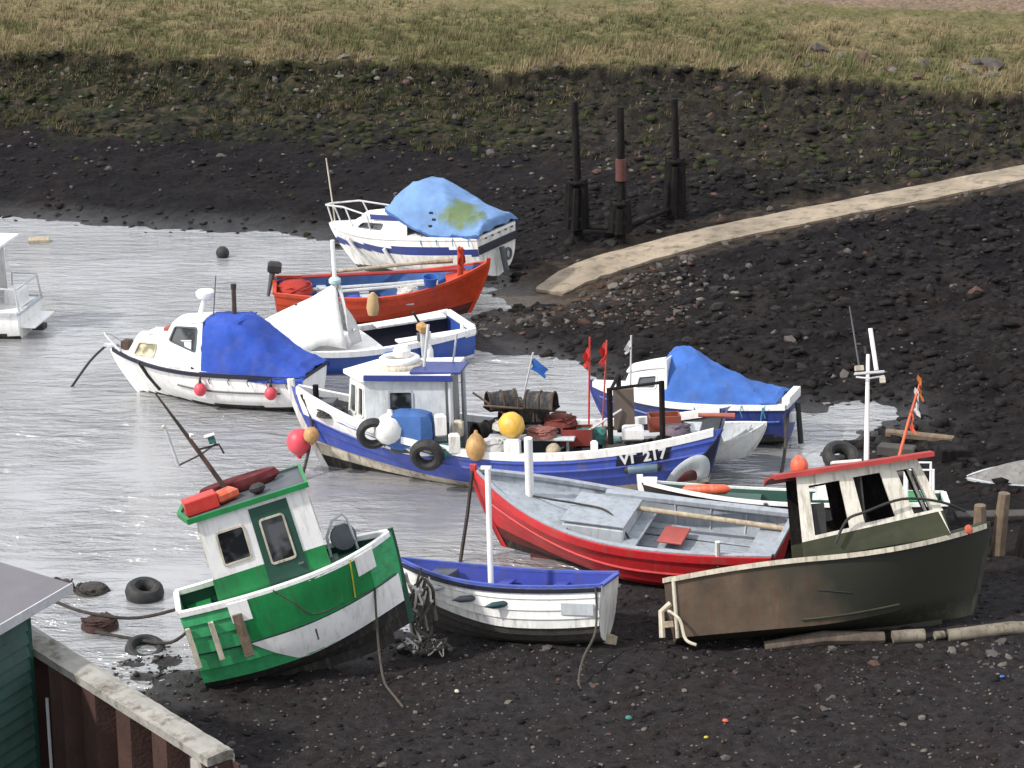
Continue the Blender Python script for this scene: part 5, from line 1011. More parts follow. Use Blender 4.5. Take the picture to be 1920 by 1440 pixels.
def mossy(c0, rad):
    m = M_TARPL.copy(); m.name = "pale_blue_tarpaulin_with_moss"; nt = m.node_tree; N = nt.nodes.new; L = nt.links.new; bs = nt.nodes["Principled BSDF"]; src = bs.inputs['Base Color'].links[0].from_socket
    tc = N("ShaderNodeTexCoord"); mp = N("ShaderNodeMapping"); mp.inputs['Location'].default_value = tuple(-a / r for a, r in zip(c0, rad)); mp.inputs['Scale'].default_value = tuple(1 / r for r in rad); L(tc.outputs['Object'], mp.inputs['Vector'])
    ln = N("ShaderNodeVectorMath"); ln.operation = 'LENGTH'; L(mp.outputs['Vector'], ln.inputs[0]); n = N("ShaderNodeTexNoise"); n.inputs['Scale'].default_value = 3.5; n.inputs['Detail'].default_value = 6; L(tc.outputs['Object'], n.inputs['Vector'])
    a = N("ShaderNodeMath"); a.operation = 'MULTIPLY_ADD'; a.inputs[1].default_value = 1.5; L(n.outputs['Fac'], a.inputs[0]); L(ln.outputs['Value'], a.inputs[2]); r = N("ShaderNodeMapRange"); r.inputs['From Min'].default_value = 1.95; r.inputs['From Max'].default_value = 1.45; r.inputs['To Max'].default_value = .92; L(a.outputs[0], r.inputs['Value'])
    mx = N("ShaderNodeMixRGB"); mx.inputs['Color2'].default_value = (.115, .16, .05, 1); L(r.outputs['Result'], mx.inputs['Fac']); L(src, mx.inputs['Color1']); L(mx.outputs['Color'], bs.inputs['Base Color']); return m
M_TARPM = mossy((.62, .62, 1.95), (.62, .55, .4))
def tarp_mat(i, j):
    if j < 4 or j > 35: return 1
    return 0
for x in (.2, .7, 1.2, 1.7): b.bar("lashing", [(x, 1.06, 1.40), (x + .02, 1.13, 1.3), (x, 1.13, 1.15)], .012, M_BROPE)
b.loft(secs, None, "tarpaulin", 5, .035, 8, mats=[M_TARPM, M_TARP2], matfn=tarp_mat)
for k in range(3): b.box("dark_patch", (1.45 - .10 * (k % 2), .86 + .05 * k, 1.98 - .17 * k), (.10, .04, .12), M_BLACK, rot=(R(-35), 0, 0))
b.bar("pulpit", [(3.6, .62, 1.3), (3.7, .62, 1.85), (4.6, .42, 2.02), (5.35, .12, 2.0), (5.45, 0, 1.98), (5.35, -.12, 2.0), (4.6, -.42, 2.02), (3.7, -.62, 1.85), (3.6, -.62, 1.3)], .026, M_GALV)
for sd in (1, -1): b.bar("stanchion", [(5.1, sd * .2, 1.32), (5.3, sd * .14, 2.0)], .022, M_GALV); b.bar("stanchion", [(4.2, sd * .5, 1.24), (4.5, sd * .44, 2.0)], .022, M_GALV)
b.bar("whip_aerial", [(5.2, .0, 1.4), (5.25, .0, 3.3)], .02, M_CREAM)
for u in (.83, .55): b.bar("hanging_fender", [H12.pt(u, .86, 1, .09), H12.pt(u, .55, 1, .09)], .05, M_WHITE)
b.bar("outboard_leg", [(-.12, .0, .9), (-.2, .0, .25)], .08, M_DGREY); mb = MB(); mb.at((-.06, -.42, .62), (0, R(90), 0)); mb.torus(.14, .04, 18, 8); b.add("stern_ring", mb, M_DGREY, smooth=True)
for k in range(5): b.box("stern_fitting", (-.035, -.8 + .35 * k, 1.28), (.03, .05, .05), M_DGREY)
for k in range(6): b.box("name_mark", (2.55 - .085 * k, .98 + .006 * k, 1.22), (.05, .02, .06 + .02 * (k % 2)), M_DGREY, rot=(0, 0, R(-11)))

# ------------------------------------------------------------------ white boat cut by the frame edge
H13 = Hull(5.6, 2.1, 1.0, 1.0, 1.3, tw=.9, rake=.6, trk=.02)
b = B("white_motor_boat", "white motor boat with stern rails, only its after end in view", H13, pose((-12.4, 57.0, -.3), 172, 0, 0, 1.0))
b.shell(lambda u, w, z: 0 if z > .42 else 1, [M_WHITE, M_BOTTOM], 20, 14); b.transom(M_WHITE); b.deck(M_WHITE, .02, .98, .02, .03, .03); b.rail(M_LGREY, 0, .98, .04, .03, .03, .05, transom=True); b.box("stern_shelf", (-.18, 0, .62), (.4, 1.5, .06), M_WHITE); b.box("outboard_bracket", (-.3, .2, .5), (.3, .3, .14), M_BLACK)
trunk(b, ((.85, .78, 1.0), (4.2, .5, 1.15), (3.5, .4, 2.5), (.85, .66, 2.55)), M_WHITE, "cabin", [(.72, .93, .48, .85)], M_LGREY)
b.box("roof_visor", (1.0, 0, 2.66), (1.1, 1.5, .07), M_WHITE); b.box("locker", (.45, -.3, 1.18), (.4, .7, .36), M_WHITE)
for sd in (1, -1): b.bar("stern_rail", [(.75, sd * .84, 1.0), (.75, sd * .84, 1.62), (.08, sd * .84, 1.62), (-.02, sd * .84, 1.0)], .03, M_GALV)
b.bar("stern_rail", [(.05, .78, 1.60), (.05, -.78, 1.60)], .03, M_GALV)
# ------------------------------------------------------------------ hut at the quay
M_HUTG = paint("dark_green_boarding", (.030, .075, .062), .7, .35, (.05, .07, .06), .3, 3)
M_ROOFG = paint("grey_roofing_felt", (.15, .145, .16), .85, .12, (.15, .14, .14), .25, 1.5, bump=.3, streak=False)
hut = thing("harbour_hut", "dark green boarded hut with flat grey felt roof at the quay corner", "hut", Matrix(((-.42, -.907, 0, -6.50), (-.907, .42, 0, 31.45), (0, 0, 1, 0), (0, 0, 0, 1))))
m = MB(); m.add([(0, 0, 3.2), (6, 0, 3.2), (6, 4, 3.62), (0, 4, 3.62), (0, 0, 3.31), (6, 0, 3.31), (6, 4, 3.73), (0, 4, 3.73)], [(0, 1, 2, 3), (7, 6, 5, 4), (0, 4, 5, 1), (1, 5, 6, 2), (2, 6, 7, 3), (3, 7, 4, 0)]); roof = m.build("roof", M_ROOFG, hut)
m = MB(); m.box((3, -.012, 3.245), (6.04, .022, .15)); m.build("fascia_board", M_GALV, roof); m = MB(); m.box((.72, .30, 1.3), (.10, .10, 3.7)); m.build("corner_board", M_DGREEN, hut)
for k in range(18):
    z = -.45 + .205 * k; m = MB(); m.add([(.77, .225, z), (5.9, .225, z), (5.9, .275, z + .215), (.77, .275, z + .215), (.77, .30, z), (5.9, .30, z), (5.9, .30, z + .215), (.77, .30, z + .215)], [(0, 1, 2, 3), (7, 6, 5, 4), (0, 4, 5, 1), (3, 2, 6, 7), (0, 3, 7, 4), (1, 5, 6, 2)]); m.build("clapboard", M_HUTG, hut)
m = MB(); m.box((3.3, 2.15, 1.4), (5.1, 3.68, 3.6)); m.build("wall", M_HUTG, hut)

# ------------------------------------------------------------------ rusty sheet pile wall with concrete cap
A, Bq = Vector((-7.30, 32.05, 0)), Vector((-3.77, 27.82, 0)); dv = (Bq - A); ln = dv.length; ang = math.atan2(dv.y, dv.x)
M_SHEET = paint("rusty_sheet_piling", (.060, .027, .021), .75, .4, (.022, .014, .013), .5, 1.4, bump=.5, fine=18)
M_CAP = paint("lichen_concrete", (.30, .29, .265), .9, .3, (.10, .085, .06), .8, 2.5, bump=.3, streak=False, fine=14)
quay = thing("sheet_pile_wall", "rust-brown sheet pile quay wall with a pale lichened concrete cap", "wall", TR(A, ang))
per = .96; n = int(ln / per) + 1
for k in range(n):
    x0 = k * per; m = MB(); pr = [(x0, -.02), (x0 + .10, -.02), (x0 + .24, -.34), (x0 + .62, -.34), (x0 + .76, -.02), (x0 + .955, -.02)]; m.grid([[(x, y, -1.0) for x, y in pr], [(x, y, 2.275) for x, y in pr]]); o = m.build("sheet_pile", M_SHEET, quay); md = o.modifiers.new("t", 'SOLIDIFY'); md.thickness = .02
    if k in (0, 1): m = MB(); m.tube([(x0 + .17, -.36, -1), (x0 + .17, -.36, 1.7)], .025, 6); m.build("ladder_rail", M_GALV, quay, True)
q = random.Random(4); rows = []
for i in range(41):
    x = -.1 + (ln + .15) * i / 40; e = lambda s=.012: q.uniform(-s, s) * .3; rows.append([(x, -.38 + e(), 2.28), (x, -.38 + e(), 2.40 + e(.012)), (x, -.2, 2.42 + e(.015)), (x, -.06 + e(), 2.42 + e(.015)), (x, .03 + e(.02), 2.40 + e(.01)), (x, .03 + e(), 2.28)])
m = MB(); m.grid(rows, close=True); m.add(rows[0], [tuple(range(6))[::-1]]); m.add(rows[-1], [tuple(range(6))]); m.build("concrete_cap", M_CAP, quay)
m = MB(); m.lathe([(.3, -1), (.3, 2.2), (.26, 2.275)], 16); o = m.build("end_pile", M_CAP, quay, True); o.location = (ln - .30, -.08, 0)

# ------------------------------------------------------------------ mooring posts by the slipway
def dolphin(label, x, y, top, wide, zw0, zw1, lean, red=False):
    g = gz(x, y); t = thing("mooring_post", label, "post", TR((x, y, g))); h = top - g
    m = MB(); m.tube([(0, 0, -.4), (lean * .3, 0, h * .4), (lean, 0, h)], [.14, .13, .10], 10); p = m.build("pole", M_DWOOD, t, True)
    if red: m = MB(); m.tube([(lean * .5, -.02, h * .46), (lean * .66, -.02, h * .62)], .155, 10); m.build("painted_band", paint("worn_red_band", (.09, .03, .025), .8, .4), t, True)
    for k in range(7):
        a = 2 * math.pi * k / 7; r = wide * (.9 + .2 * (k % 2)); m = MB(); m.tube([(lean * .3 + r * math.cos(a), r * math.sin(a), zw0), (lean * .35 + r * .85 * math.cos(a + .1), r * .85 * math.sin(a + .1), zw1 - .12 * (k % 3))], [.13, .10], 7); m.build("fender_timber", M_DWOOD, t, True)
    m = MB(); m.at((lean * .33, 0, zw1 - .1)); m.torus(wide * .9, .07, 18, 8); m.build("tyre_collar", M_DWOOD, t, True)
    m = MB(); m.at((lean * .33, 0, zw0 + .3)); m.torus(wide * .95, .08, 18, 8); m.build("tyre_collar", M_DWOOD, t, True)
dolphin("dark mooring post with the widest timber collar, farthest from the slipway's top", 1.93, 64.9, 4.59, .27, .35, 1.8, -.15)
dolphin("mooring post with a worn red band above its dark collar", 3.15, 64.4, 4.52, .24, .3, 1.25, -.08, True)
dolphin("thin-topped pale mooring post with a tall dark collar", 4.85, 66.3, 4.42, .24, .0, 1.75, -.12)
m = MB(); m.tube([(2.0, 64.85, gz(2.0, 64.85) + .4), (3.1, 64.45, gz(3.1, 64.45) + .38)], .07, 7); single("tie_beam", m, M_DWOOD, "horizontal dark beam tying the red-banded post to the widest one", "beam")
m = MB(); m.tube([(3.25, 64.5, gz(3.25, 64.5) + .38), (4.8, 66.2, gz(4.8, 66.2) + .25)], .07, 7); single("tie_beam", m, M_DWOOD, "horizontal dark beam tying the red-banded post to the thin-topped one", "beam")

# ------------------------------------------------------------------ bits and pieces on the mud and in the shallows
tyre("worn tyre lying in the shallows beyond the green boat's stern", TR((-6.72, 39.0, .10), R(10), R(14), R(5)), .36, .13)
tyre("tyre lying half sunk in the wet mud next to the quay wall", TR((-6.35, 36.65, -.02), 0, R(16), R(8)), .36, .09)
tyre("big black tyre lying at the water's edge behind the derelict boat's roof", TR((7.05, 46.5, gz(7.05, 46.5) + .12), .3, R(30), 0), .42, .13)
for pts, lb in (([(-8.4, 38.2, .35), (-7.6, 37.7, .25), (-6.6, 37.5, .22), (-5.5, 37.4, .55)], "upper dark mooring rope running from the hut corner to the green boat's stern"), ([(-7.3, 37.2, .08), (-6.6, 36.9, .08), (-5.9, 36.65, .12), (-5.45, 36.8, .45)], "lower dark mooring rope sagging to the green boat's stern corner")):
    ground_rope("mooring_rope", pts, .03, M_DROPE, lb)
heap("seaweed_clump", "black clump of seaweed and rope on the water's edge beyond the hut roof", TR((-7.75, 39.3, -.06)), .34, M_DROPE, 31, "seaweed", 14)
heap("seaweed_clump", "smaller black weed clump beside a white line behind the hut", TR((-8.35, 39.35, .0)), .3, M_DROPE, 32, "seaweed", 10)
heap("net_scrap", "reddish scrap of net lying among the ropes near the hut", TR((-7.3, 37.6, .02)), .34, paint("maroon_net", (.05, .022, .02), .95, .5, bump=.8), 33, "net", 12)
m = MB(); m.ball((0, 0, 0), .2, 12); single("mooring_buoy", m, M_BLACK, "small black mooring buoy floating alone by the far mud bank", "buoy", TR((-8.43, 65.0, .12)))
m = MB(); m.box((0, 0, .05), (.62, .4, .14), bev=.03); single("floating_board", m, M_PLY, "pale board adrift near the far mud bank", "board", TR((-14.15, 66.9, .0), .2), smooth=False)
# pipe and timber beside the derelict boat
m = MB(); m.tube([(4.3, 36.05, gz(4.3, 36.05) + .02), (5.3, 36.12, gz(5.3, 36.1) + .10), (6.35, 36.2, gz(6.35, 36.2) + .08)], [.10, .13, .11], 9); single("driftwood_log", m, paint("muddy_driftwood", (.11, .085, .065), .9, .5, (.04, .03, .025), .5, 4, bump=.7), "muddy log lying under the derelict boat's bow", "log")
for x0, x1, lb in ((6.5, 7.05, "short pale length of pipe beside the derelict boat's bow"), (7.22, 7.38, "thin grey pipe coupling between the two pale pipes"), (7.45, 9.6, "long pale pipe running out of the frame on the mud")):
    m = MB(); r = .115 if x1 - x0 > .3 else .07; z = .08; m.tube([(x0, 36.2, gz(x0, 36.2) + z), ((x0 + x1) / 2, 36.22, gz((x0 + x1) / 2, 36.2) + z), (x1, 36.24, gz(x1, 36.2) + z)], r, 12); single("pipe", m, paint("dirty_cream_pipe", (.20, .175, .135), .85, .4, (.06, .05, .035), .6, 5), lb, "pipe")
for i, (x, y, h, lean, lb) in enumerate(((8.75, 40.1, 1.05, -.05, "leaning stump just off the derelict boat's stem"), (9.1, 40.2, 1.2, .06, "thick pale stump beside the derelict boat's bow, middle of three"), (9.5, 40.15, 1.05, .22, "slanting dark stump, farthest from the derelict boat's bow"))):
    m = MB(); g = gz(x, y); m.tube([(0, 0, -.2), (lean * .5, 0, h * .5), (lean, 0, h)], [.15, .13, .11], 8); single("timber_stump", m, M_WOOD if i < 2 else M_DWOOD, lb, "stump", TR((x, y, g)))
m = MB(); m.box((0, 0, 0), (2.0, .24, .12), bev=.02); single("concrete_beam", m, M_BOTTOM2, "grey concrete beam lying behind the stumps on the mud", "beam", TR((9.6, 41.9, gz(9.6, 41.9) + .15), R(4), R(10)), smooth=False)
H14 = Hull(2.4, 1.0, .30, .28, .34, tw=.8, rake=.5)
b = B("upturned_dinghy", "upturned pale grey dinghy hull on the mud at the water's head", H14, pose((11.75, 44.6, gz(10.4, 44.6) + .30), 176, 1, 174, 1.0))
b.shell(lambda u, w, z: 0, [paint("chalky_grey_hull", (.20, .195, .19), .85, .35, (.08, .07, .06), .6, 3)], 20, 10); b.transom(M_LGREY); b.rail(M_LGREY, 0, .98, .03, .03, .02, .03)
q = random.Random(12)
for i, (x, y, d, mt, lb) in enumerate(((7.6, 47.6, (1.0, .16, .14), M_DWOOD, "dark beam among debris at the head of the creek"), (8.3, 46.9, (.8, .4, .24), M_BOTTOM2, "grey block among debris beyond the derelict boat's mast"), (8.9, 47.5, (1.5, .18, .16), M_WOOD, "brown plank among debris at the head of the creek"), (9.4, 46.3, (.6, .4, .3), M_DWOOD, "large dark box-like lump half buried up the bank"), (7.9, 45.6, (1.0, .22, .12), M_BOTTOM2, "grey slab behind the derelict boat's red roof"))):
    m = MB(); m.box((0, 0, 0), d, bev=.03); single("debris_block", m, mt, lb, "debris", TR((x, y, gz(x, y) + d[2] * .3), q.uniform(-.5, .5), q.uniform(-.1, .1), q.uniform(-.1, .1)), smooth=False)
for x, y, mt, d, lb in ((3.35, 32.9, M_OBUOY, .04, "orange scrap of plastic on the dark foreground mud"), (8.0, 34.4, M_BLUEP, .035, "blue scrap of plastic on the foreground mud"), (1.85, 33.2, M_NETG, .05, "pale green dish-shaped scrap on the open foreground mud"), (3.0, 32.3, M_YROPE, .03, "tiny yellow-green scrap on the foreground mud"), (-.9, 34.3, M_CREAM, .04, "cream scrap of litter on the mud before the white dinghy")):
    m = MB(); m.ball((0, 0, .03), d, 8, sq=(1.3, 1, .7)); single("plastic_scrap", m, mt, lb, "litter", TR((x, y, gz(x, y)), q.uniform(0, 3)), smooth=False)
# far edge of the plateau
m = MB(); m.box((0, 0, .35), (12, .3, .7)); single("low_white_wall", m, M_WHITE2, "low white wall far back on the plateau above the slipway", "wall", TR((20.5, 98.6, gz(20.5, 98.6) - .1), R(2)), smooth=False)
m = MB(); m.box((0, 0, .3), (1.9, .12, .55)); single("white_board", m, M_WHITE2, "pale board lying on the plateau behind the grass", "board", TR((-8.0, 98.3, gz(-8, 98.3)), R(3)), smooth=False)
# ------------------------------------------------------------------ stones, weed and grass
NS = np.random.RandomState(11)
def visible(x, y, z, pad=260):
    c, s = math.cos(R(17)), math.sin(R(17)); t = y * c + (16 - z) * s; px = 960 + 4300 * x / t; py = 720 + 4300 * (-y * s + (16 - z) * c) / t
    return (px > -pad) & (px < 1920 + pad) & (py > -pad) & (py < 1440 + pad)
ico_v = []
t_ = (1 + 5 ** .5) / 2
for a_, b_ in ((-1, t_), (1, t_), (-1, -t_), (1, -t_)): ico_v += [(a_, b_, 0)]
for a_, b_ in ((-1, t_), (1, t_), (-1, -t_), (1, -t_)): ico_v += [(0, a_, b_)]
for a_, b_ in ((-1, t_), (1, t_), (-1, -t_), (1, -t_)): ico_v += [(b_, 0, a_)]
ico_v = np.array(ico_v) / math.hypot(1, t_)
from itertools import combinations
_e = 1.0515; ico_f = []
for tri in combinations(range(12), 3):
    p = ico_v[list(tri)]
    if all(abs(np.linalg.norm(p[i] - p[j]) - _e) < .01 for i, j in ((0, 1), (1, 2), (0, 2))):
        n_ = np.cross(p[1] - p[0], p[2] - p[0]); ico_f.append(tri if n_ @ p[0] > 0 else (tri[0], tri[2], tri[1]))
ico_f = np.array(ico_f)
def rock_mesh(seed, mat):
    r = np.random.RandomState(seed); v = ico_v * (1 + r.uniform(-.42, .42, (12, 1))) * np.array((1, r.uniform(.6, .9), r.uniform(.45, .75)))
    m = bpy.data.meshes.new("stone"); m.from_pydata(v.tolist(), [], ico_f.tolist()); m.materials.append(mat); m.update(); return m
SM = [paint("grey_stone", (.11, .10, .095), .9, .35, (.04, .04, .035), .5, 3, bump=.6, streak=False, spec=.15), paint("dark_wet_stone", (.026, .024, .024), .6, .4, (.02, .02, .02), .4, 3, bump=.6, streak=False, spec=.15), paint("pale_stone", (.15, .14, .12), .9, .3, (.1, .09, .07), .4, 3, bump=.6, streak=False, spec=.15), paint("reddish_stone", (.10, .06, .05), .9, .35, (.05, .04, .03), .4, 3, bump=.6, streak=False, spec=.15)]
RM = [[rock_mesh(50 + 7 * i + j, SM[i]) for j in range(4)] for i in range(4)]
def scatter(n, x0, x1, y0, y1, fn):
    x = NS.uniform(x0, x1, n); y = NS.uniform(y0, y1, n); z, d, e, by, dsl = ground(x, y, True); k = fn(x, y, z, d, e, by) & visible(x, y, z) & (dsl > 1.5); return x[k], y[k], z[k], d[k], e[k], by[k]
zones = [  # region, how many stones, size range, material weights
    ((10, 18, 76, 90), 40, (.15, .40), (.4, .0, .5, .1), lambda x, y, z, d, e, by: (by > 1.5) & (by < 5)),
    ((-17, 2, 80, 86), 60, (.10, .26), (.4, .1, .4, .1), lambda x, y, z, d, e, by: np.abs(by + .3) < 1.0),
    ((-6, 9, 31, 36.3), 80, (.04, .12), (.4, .2, .35, .05), lambda x, y, z, d, e, by: d > .3),
    ((5.0, 9, 34.8, 36.0), 34, (.05, .13), (.3, .1, .35, .25), lambda x, y, z, d, e, by: d > .3),
    ((-1, 6, 56.5, 62.5), 60, (.08, .28), (.4, .3, .1, .2), lambda x, y, z, d, e, by: d > .1),
    ((3, 15, 44, 64), 50, (.08, .22), (.3, .55, .05, .1), lambda x, y, z, d, e, by: d > .6),
    ((-18, 18, 70, 84), 130, (.10, .24), (.45, .3, .12, .13), lambda x, y, z, d, e, by: (by < 0) & (e > .25)),
    ((2, 12, 70, 80), 70, (.12, .30), (.4, .25, .1, .25), lambda x, y, z, d, e, by: (by < 0) & (e > .45)),
]
small = []; cnt = 0
for (x0, x1, y0, y1), n, (s0, s1), wts, fn in zones:
    xs, ys, zs, d, e, by = scatter(n * 12, x0, x1, y0, y1, fn)
    for i in range(min(n, len(xs))):
        mi = NS.choice(4, p=np.array(wts) / sum(wts)); s = s0 + (s1 - s0) * NS.rand() ** 2
        if cnt < 255:
            if i >= n * .62: continue
            o = bpy.data.objects.new("stone", RM[mi][NS.randint(4)]); COL.objects.link(o); o.parent = terrain; o.location = (xs[i], ys[i], zs[i] + s * .12); o.rotation_euler = (NS.uniform(-.4, .4), NS.uniform(-.4, .4), NS.uniform(0, 6)); o.scale = (s, s, s); cnt += 1
for i in range(44):   # stones spilled along the slipway's edges
    k = NS.uniform(0, 5); a = np.array(SLIP[int(k)]); c = np.array(SLIP[int(k) + 1]); p = a + (c - a) * (k % 1); t = (c - a)[:2]; t /= np.linalg.norm(t); s = NS.uniform(.07, .2); off = (.95 + NS.rand() * .5) * (-1 if i % 4 else 1); x, y = p[0] - t[1] * off, p[1] + t[0] * off
    o = bpy.data.objects.new("stone", RM[NS.choice(4, p=(.35, .3, .2, .15))][NS.randint(4)]); COL.objects.link(o); o.parent = terrain; o.location = (x, y, gz(x, y) + s * .15); o.rotation_euler = (NS.uniform(-.4, .4), NS.uniform(-.4, .4), NS.uniform(0, 6)); o.scale = (s, s, s)
def lumps(name, pts, sizes, mats, mi, flat=.6, seed=1):
    """many small lumps joined into one part of the ground"""
    r = np.random.RandomState(seed); n = len(pts); k = len(ico_v)
    v = ico_v[None] * (1 + r.uniform(-.5, .45, (n, k, 1))); a = r.uniform(0, 6.28, n); c, s = np.cos(a), np.sin(a)
    v = v * np.stack([np.ones(n), r.uniform(.5, .95, n), flat * r.uniform(.5, 1.1, n)], -1)[:, None] * np.array(sizes)[:, None, None]
    x = v[..., 0] * c[:, None] - v[..., 1] * s[:, None]; y = v[..., 0] * s[:, None] + v[..., 1] * c[:, None]; v = np.stack([x, y, v[..., 2]], -1) + np.array(pts)[:, None]
    f = (ico_f[None] + (np.arange(n) * k)[:, None, None]).reshape(-1, 3); me = bpy.data.meshes.new(name); me.vertices.add(n * k); me.vertices.foreach_set("co", v.ravel()); me.loops.add(f.size); me.loops.foreach_set("vertex_index", f.ravel()); me.polygons.add(len(f)); me.polygons.foreach_set("loop_start", np.arange(0, f.size, 3)); me.polygons.foreach_set("loop_total", np.full(len(f), 3))
    for m in mats: me.materials.append(m)
    me.polygons.foreach_set("material_index", np.repeat(mi, len(ico_f)).astype(np.int32)); me.update(calc_edges=True); o = bpy.data.objects.new(name, me); COL.objects.link(o); o.parent = terrain; tag(o, kind="stuff"); return o
# gravel of the whole shore
P_ = []; S_ = []; I_ = []
for n, box, sr, wt, fn in ((5200, (-8, 11, 28, 38), (.012, .045), (.4, .35, .15, .1), lambda x, y, z, d, e, by: d > .05), (1500, (-2, 18, 38, 66), (.02, .08), (.25, .55, .07, .13), lambda x, y, z, d, e, by: d > .1), (1800, (-20, 20, 68, 86), (.03, .12), (.35, .4, .1, .15), lambda x, y, z, d, e, by: (by < .5) & (e > .12 + .5 * NS.rand(len(x)) ** 2)), (900, (-2, 5, 56, 62.5), (.03, .12), (.4, .3, .1, .2), lambda x, y, z, d, e, by: d > 0), (1500, (-8.5, -4, 34.6, 38.4), (.02, .07), (.3, .6, .1, .0), lambda x, y, z, d, e, by: (d > -1.2) & (d < .3))):
    x, y, z, d, e, by = scatter(n, *box, fn); s = sr[0] + (sr[1] - sr[0]) * NS.rand(len(x)) ** 2; P_ += np.stack([x, y, np.maximum(z, -.02) + s * .15], -1).tolist(); S_ += s.tolist(); I_ += NS.choice(4, len(x), p=np.array(wt) / sum(wt)).tolist()
lumps("gravel", P_, S_, SM, np.array(I_), .6, 5)
# dark wrack-covered lumps of mud and boulder
M_WRACK = paint("dark_wrack", (.011, .010, .0105), .8, .6, (.030, .026, .022), .5, 5, bump=.9, streak=False, fine=22, spec=.12); M_MUDL = paint("mud_lump", (.017, .0148, .0150), .85, .5, (.042, .035, .030), .35, 4, bump=.8, streak=False, fine=20, spec=.1); M_WEEDG = paint("green_weed", (.026, .033, .012), .8, .5, (.06, .05, .03), .4, 3, bump=.9, streak=False, fine=16, spec=.1)
P_ = []; S_ = []; I_ = []
for n, box, sr, wt, fn in ((6000, (0, 18, 44, 70), (.06, .28), (.5, .50, 0), lambda x, y, z, d, e, by: d > .15), (2600, (-7, 11, 28, 40), (.03, .13), (.45, .55, 0), lambda x, y, z, d, e, by: d > .05), (3800, (-23, 23, 66, 87), (.06, .2), (.5, .45, .05), lambda x, y, z, d, e, by: (by < 0) & (e < .62)), (7500, (-23, 23, 68, 88), (.08, .28), (.3, .2, .5), lambda x, y, z, d, e, by: (by < .2) & (e > .5))):
    x, y, z, d, e, by = scatter(n, *box, fn); s = sr[0] + (sr[1] - sr[0]) * NS.rand(len(x)) ** 2.5; P_ += np.stack([x, y, z - s * .1], -1).tolist(); S_ += s.tolist(); I_ += NS.choice(3, len(x), p=np.array(wt) / sum(wt)).tolist()
lumps("wrack_lumps", P_, S_, [M_WRACK, M_MUDL, M_WEEDG], np.array(I_), .55, 9)
# grass on the bank top
def grass(name, x, y, z, h, mats, mi, blades=7, w=.03, seed=3, spread=.12, lean=.5):
    r = np.random.RandomState(seed); n = len(x); B_ = blades; a = r.uniform(0, 6.28, (n, B_)); rad = r.uniform(0, spread, (n, B_)); hh = h[:, None] * r.uniform(.5, 1.15, (n, B_)); bx = x[:, None] + rad * np.cos(a); by = y[:, None] + rad * np.sin(a); bz = np.repeat(z[:, None] - .03, B_, 1)
    lx = lean * hh * np.cos(a) * r.uniform(.2, 1, (n, B_)) + .18 * hh; ly = lean * hh * np.sin(a) * r.uniform(.2, 1, (n, B_)); pa = r.uniform(0, 3.14, (n, B_)); wx, wy = w * np.cos(pa), w * np.sin(pa)
    v = np.stack([np.stack([bx - wx, by - wy, bz], -1), np.stack([bx + wx, by + wy, bz], -1), np.stack([bx + lx, by + ly, bz + hh], -1)], 2).reshape(-1, 3); f = np.arange(len(v)); me = bpy.data.meshes.new(name); me.vertices.add(len(v)); me.vertices.foreach_set("co", v.ravel()); me.loops.add(len(v)); me.loops.foreach_set("vertex_index", f); me.polygons.add(len(v) // 3); me.polygons.foreach_set("loop_start", np.arange(0, len(v), 3)); me.polygons.foreach_set("loop_total", np.full(len(v) // 3, 3))
    for m in mats: me.materials.append(m)
    me.polygons.foreach_set("material_index", np.repeat(mi, B_).astype(np.int32)); me.update(calc_edges=True); o = bpy.data.objects.new(name, me); COL.objects.link(o); return o
def leaf(name, c): return paint(name, c, .85, .45, (c[0] * .5, c[1] * .5, c[2] * .5), .3, .5, bump=0, streak=False, spec=.2)
GM = [leaf("dry_straw_grass", (.27, .22, .125)), leaf("olive_grass", (.185, .163, .085)), leaf("green_grass", (.135, .138, .062)), leaf("dead_brown_grass", (.17, .13, .08))]
x, y, z, d, e, by = scatter(64000, -25, 25, 72, 99, lambda x, y, z, d, e, by: (by > .15) & (by < 13)); nb = fbm(x * .35, y * .35, 4); nm = fbm(x * 1.1 + 3, y * 1.1 + 8, 4)
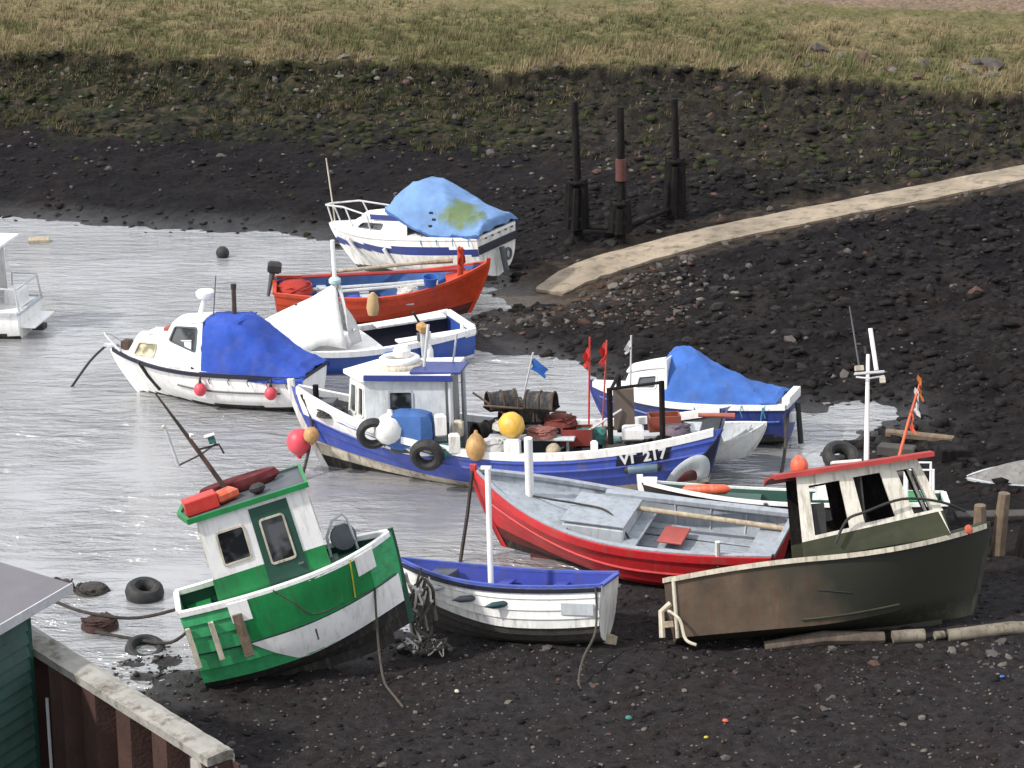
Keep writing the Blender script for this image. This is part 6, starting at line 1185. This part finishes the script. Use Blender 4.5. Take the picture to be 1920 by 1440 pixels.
mi = np.where(nb > .53, 2, np.where(nm > .52, 0, 1)); mi = np.where(NS.rand(len(x)) < .18, 3, mi); mi = np.where((by < 2.2) & (NS.rand(len(x)) < .5) & (nb < .56), 0, mi)
thin = NS.rand(len(x)) < np.clip(1.35 - by / 11, .12, 1); h = (.07 + .30 * NS.rand(len(x)) ** 1.6 * (nm + .4)) * np.where(by < 2.5, 1.4, 1) * np.clip(fbm(x * 2.1, y * 2.1, 2) * 2.6 - .4, .25, 1.6)
tag(grass("grass", x[thin], y[thin], z[thin], h[thin], GM, mi[thin], 6, .02), "dry straw-coloured and green grass covering the bank top", "grass", kind="stuff")
x, y, z, d, e, by = scatter(28000, -24, 24, 68, 88, lambda x, y, z, d, e, by: (by < .2) & (e > .50)); nb = fbm(x * .8, y * .8, 3); k = (nb > .62 - .34 * np.clip((e - .58) * 2.8, 0, 1)) & (NS.rand(len(x)) < .22 + .78 * np.clip((3 - x) / 6, 0, 1))
tag(grass("weed_tufts", x[k], y[k], z[k], .10 + .16 * NS.rand(k.sum()), [leaf("dark_weed", (.052, .054, .024)), GM[3]], (NS.rand(k.sum()) < .25).astype(int), 6, .025, 8), "low dark green weed growing on the stony slope below the grass", "weed", kind="stuff")

# things of a kind that repeat share a group
GROUPS = {"tyre": "old tyres", "buoy": "buoys on the coble", "plastic_can": "white cans on the coble", "lobster_pot": "lobster pots on the coble", "fishing_net": "nets on the coble", "mooring_post": "mooring posts by the slipway", "fender": "sausage fenders", "ball_fender": "pink ball fenders on the white cruiser", "mooring_rope": "mooring ropes", "crate": "crates on the coble", "timber_stump": "stumps by the derelict boat", "pipe": "pipes on the mud", "debris_block": "debris at the head of the creek", "plastic_scrap": "litter on the mud", "dan_pole": "marker poles on the coble", "oar": "oars in the orange boat", "stake": "poles in the coble's gear", "tie_beam": "beams between the mooring posts", "seaweed_clump": "weed clumps by the hut", "outboard_motor": "outboard motors", "mooring_buoy": "small mooring buoys", "rope_pile": "rope piles on the coble"}
for o in list(COL.objects):
    k = o.name.split(".")[0]
    if o.parent is None and k in GROUPS and "label" in o: o["group"] = GROUPS[k]
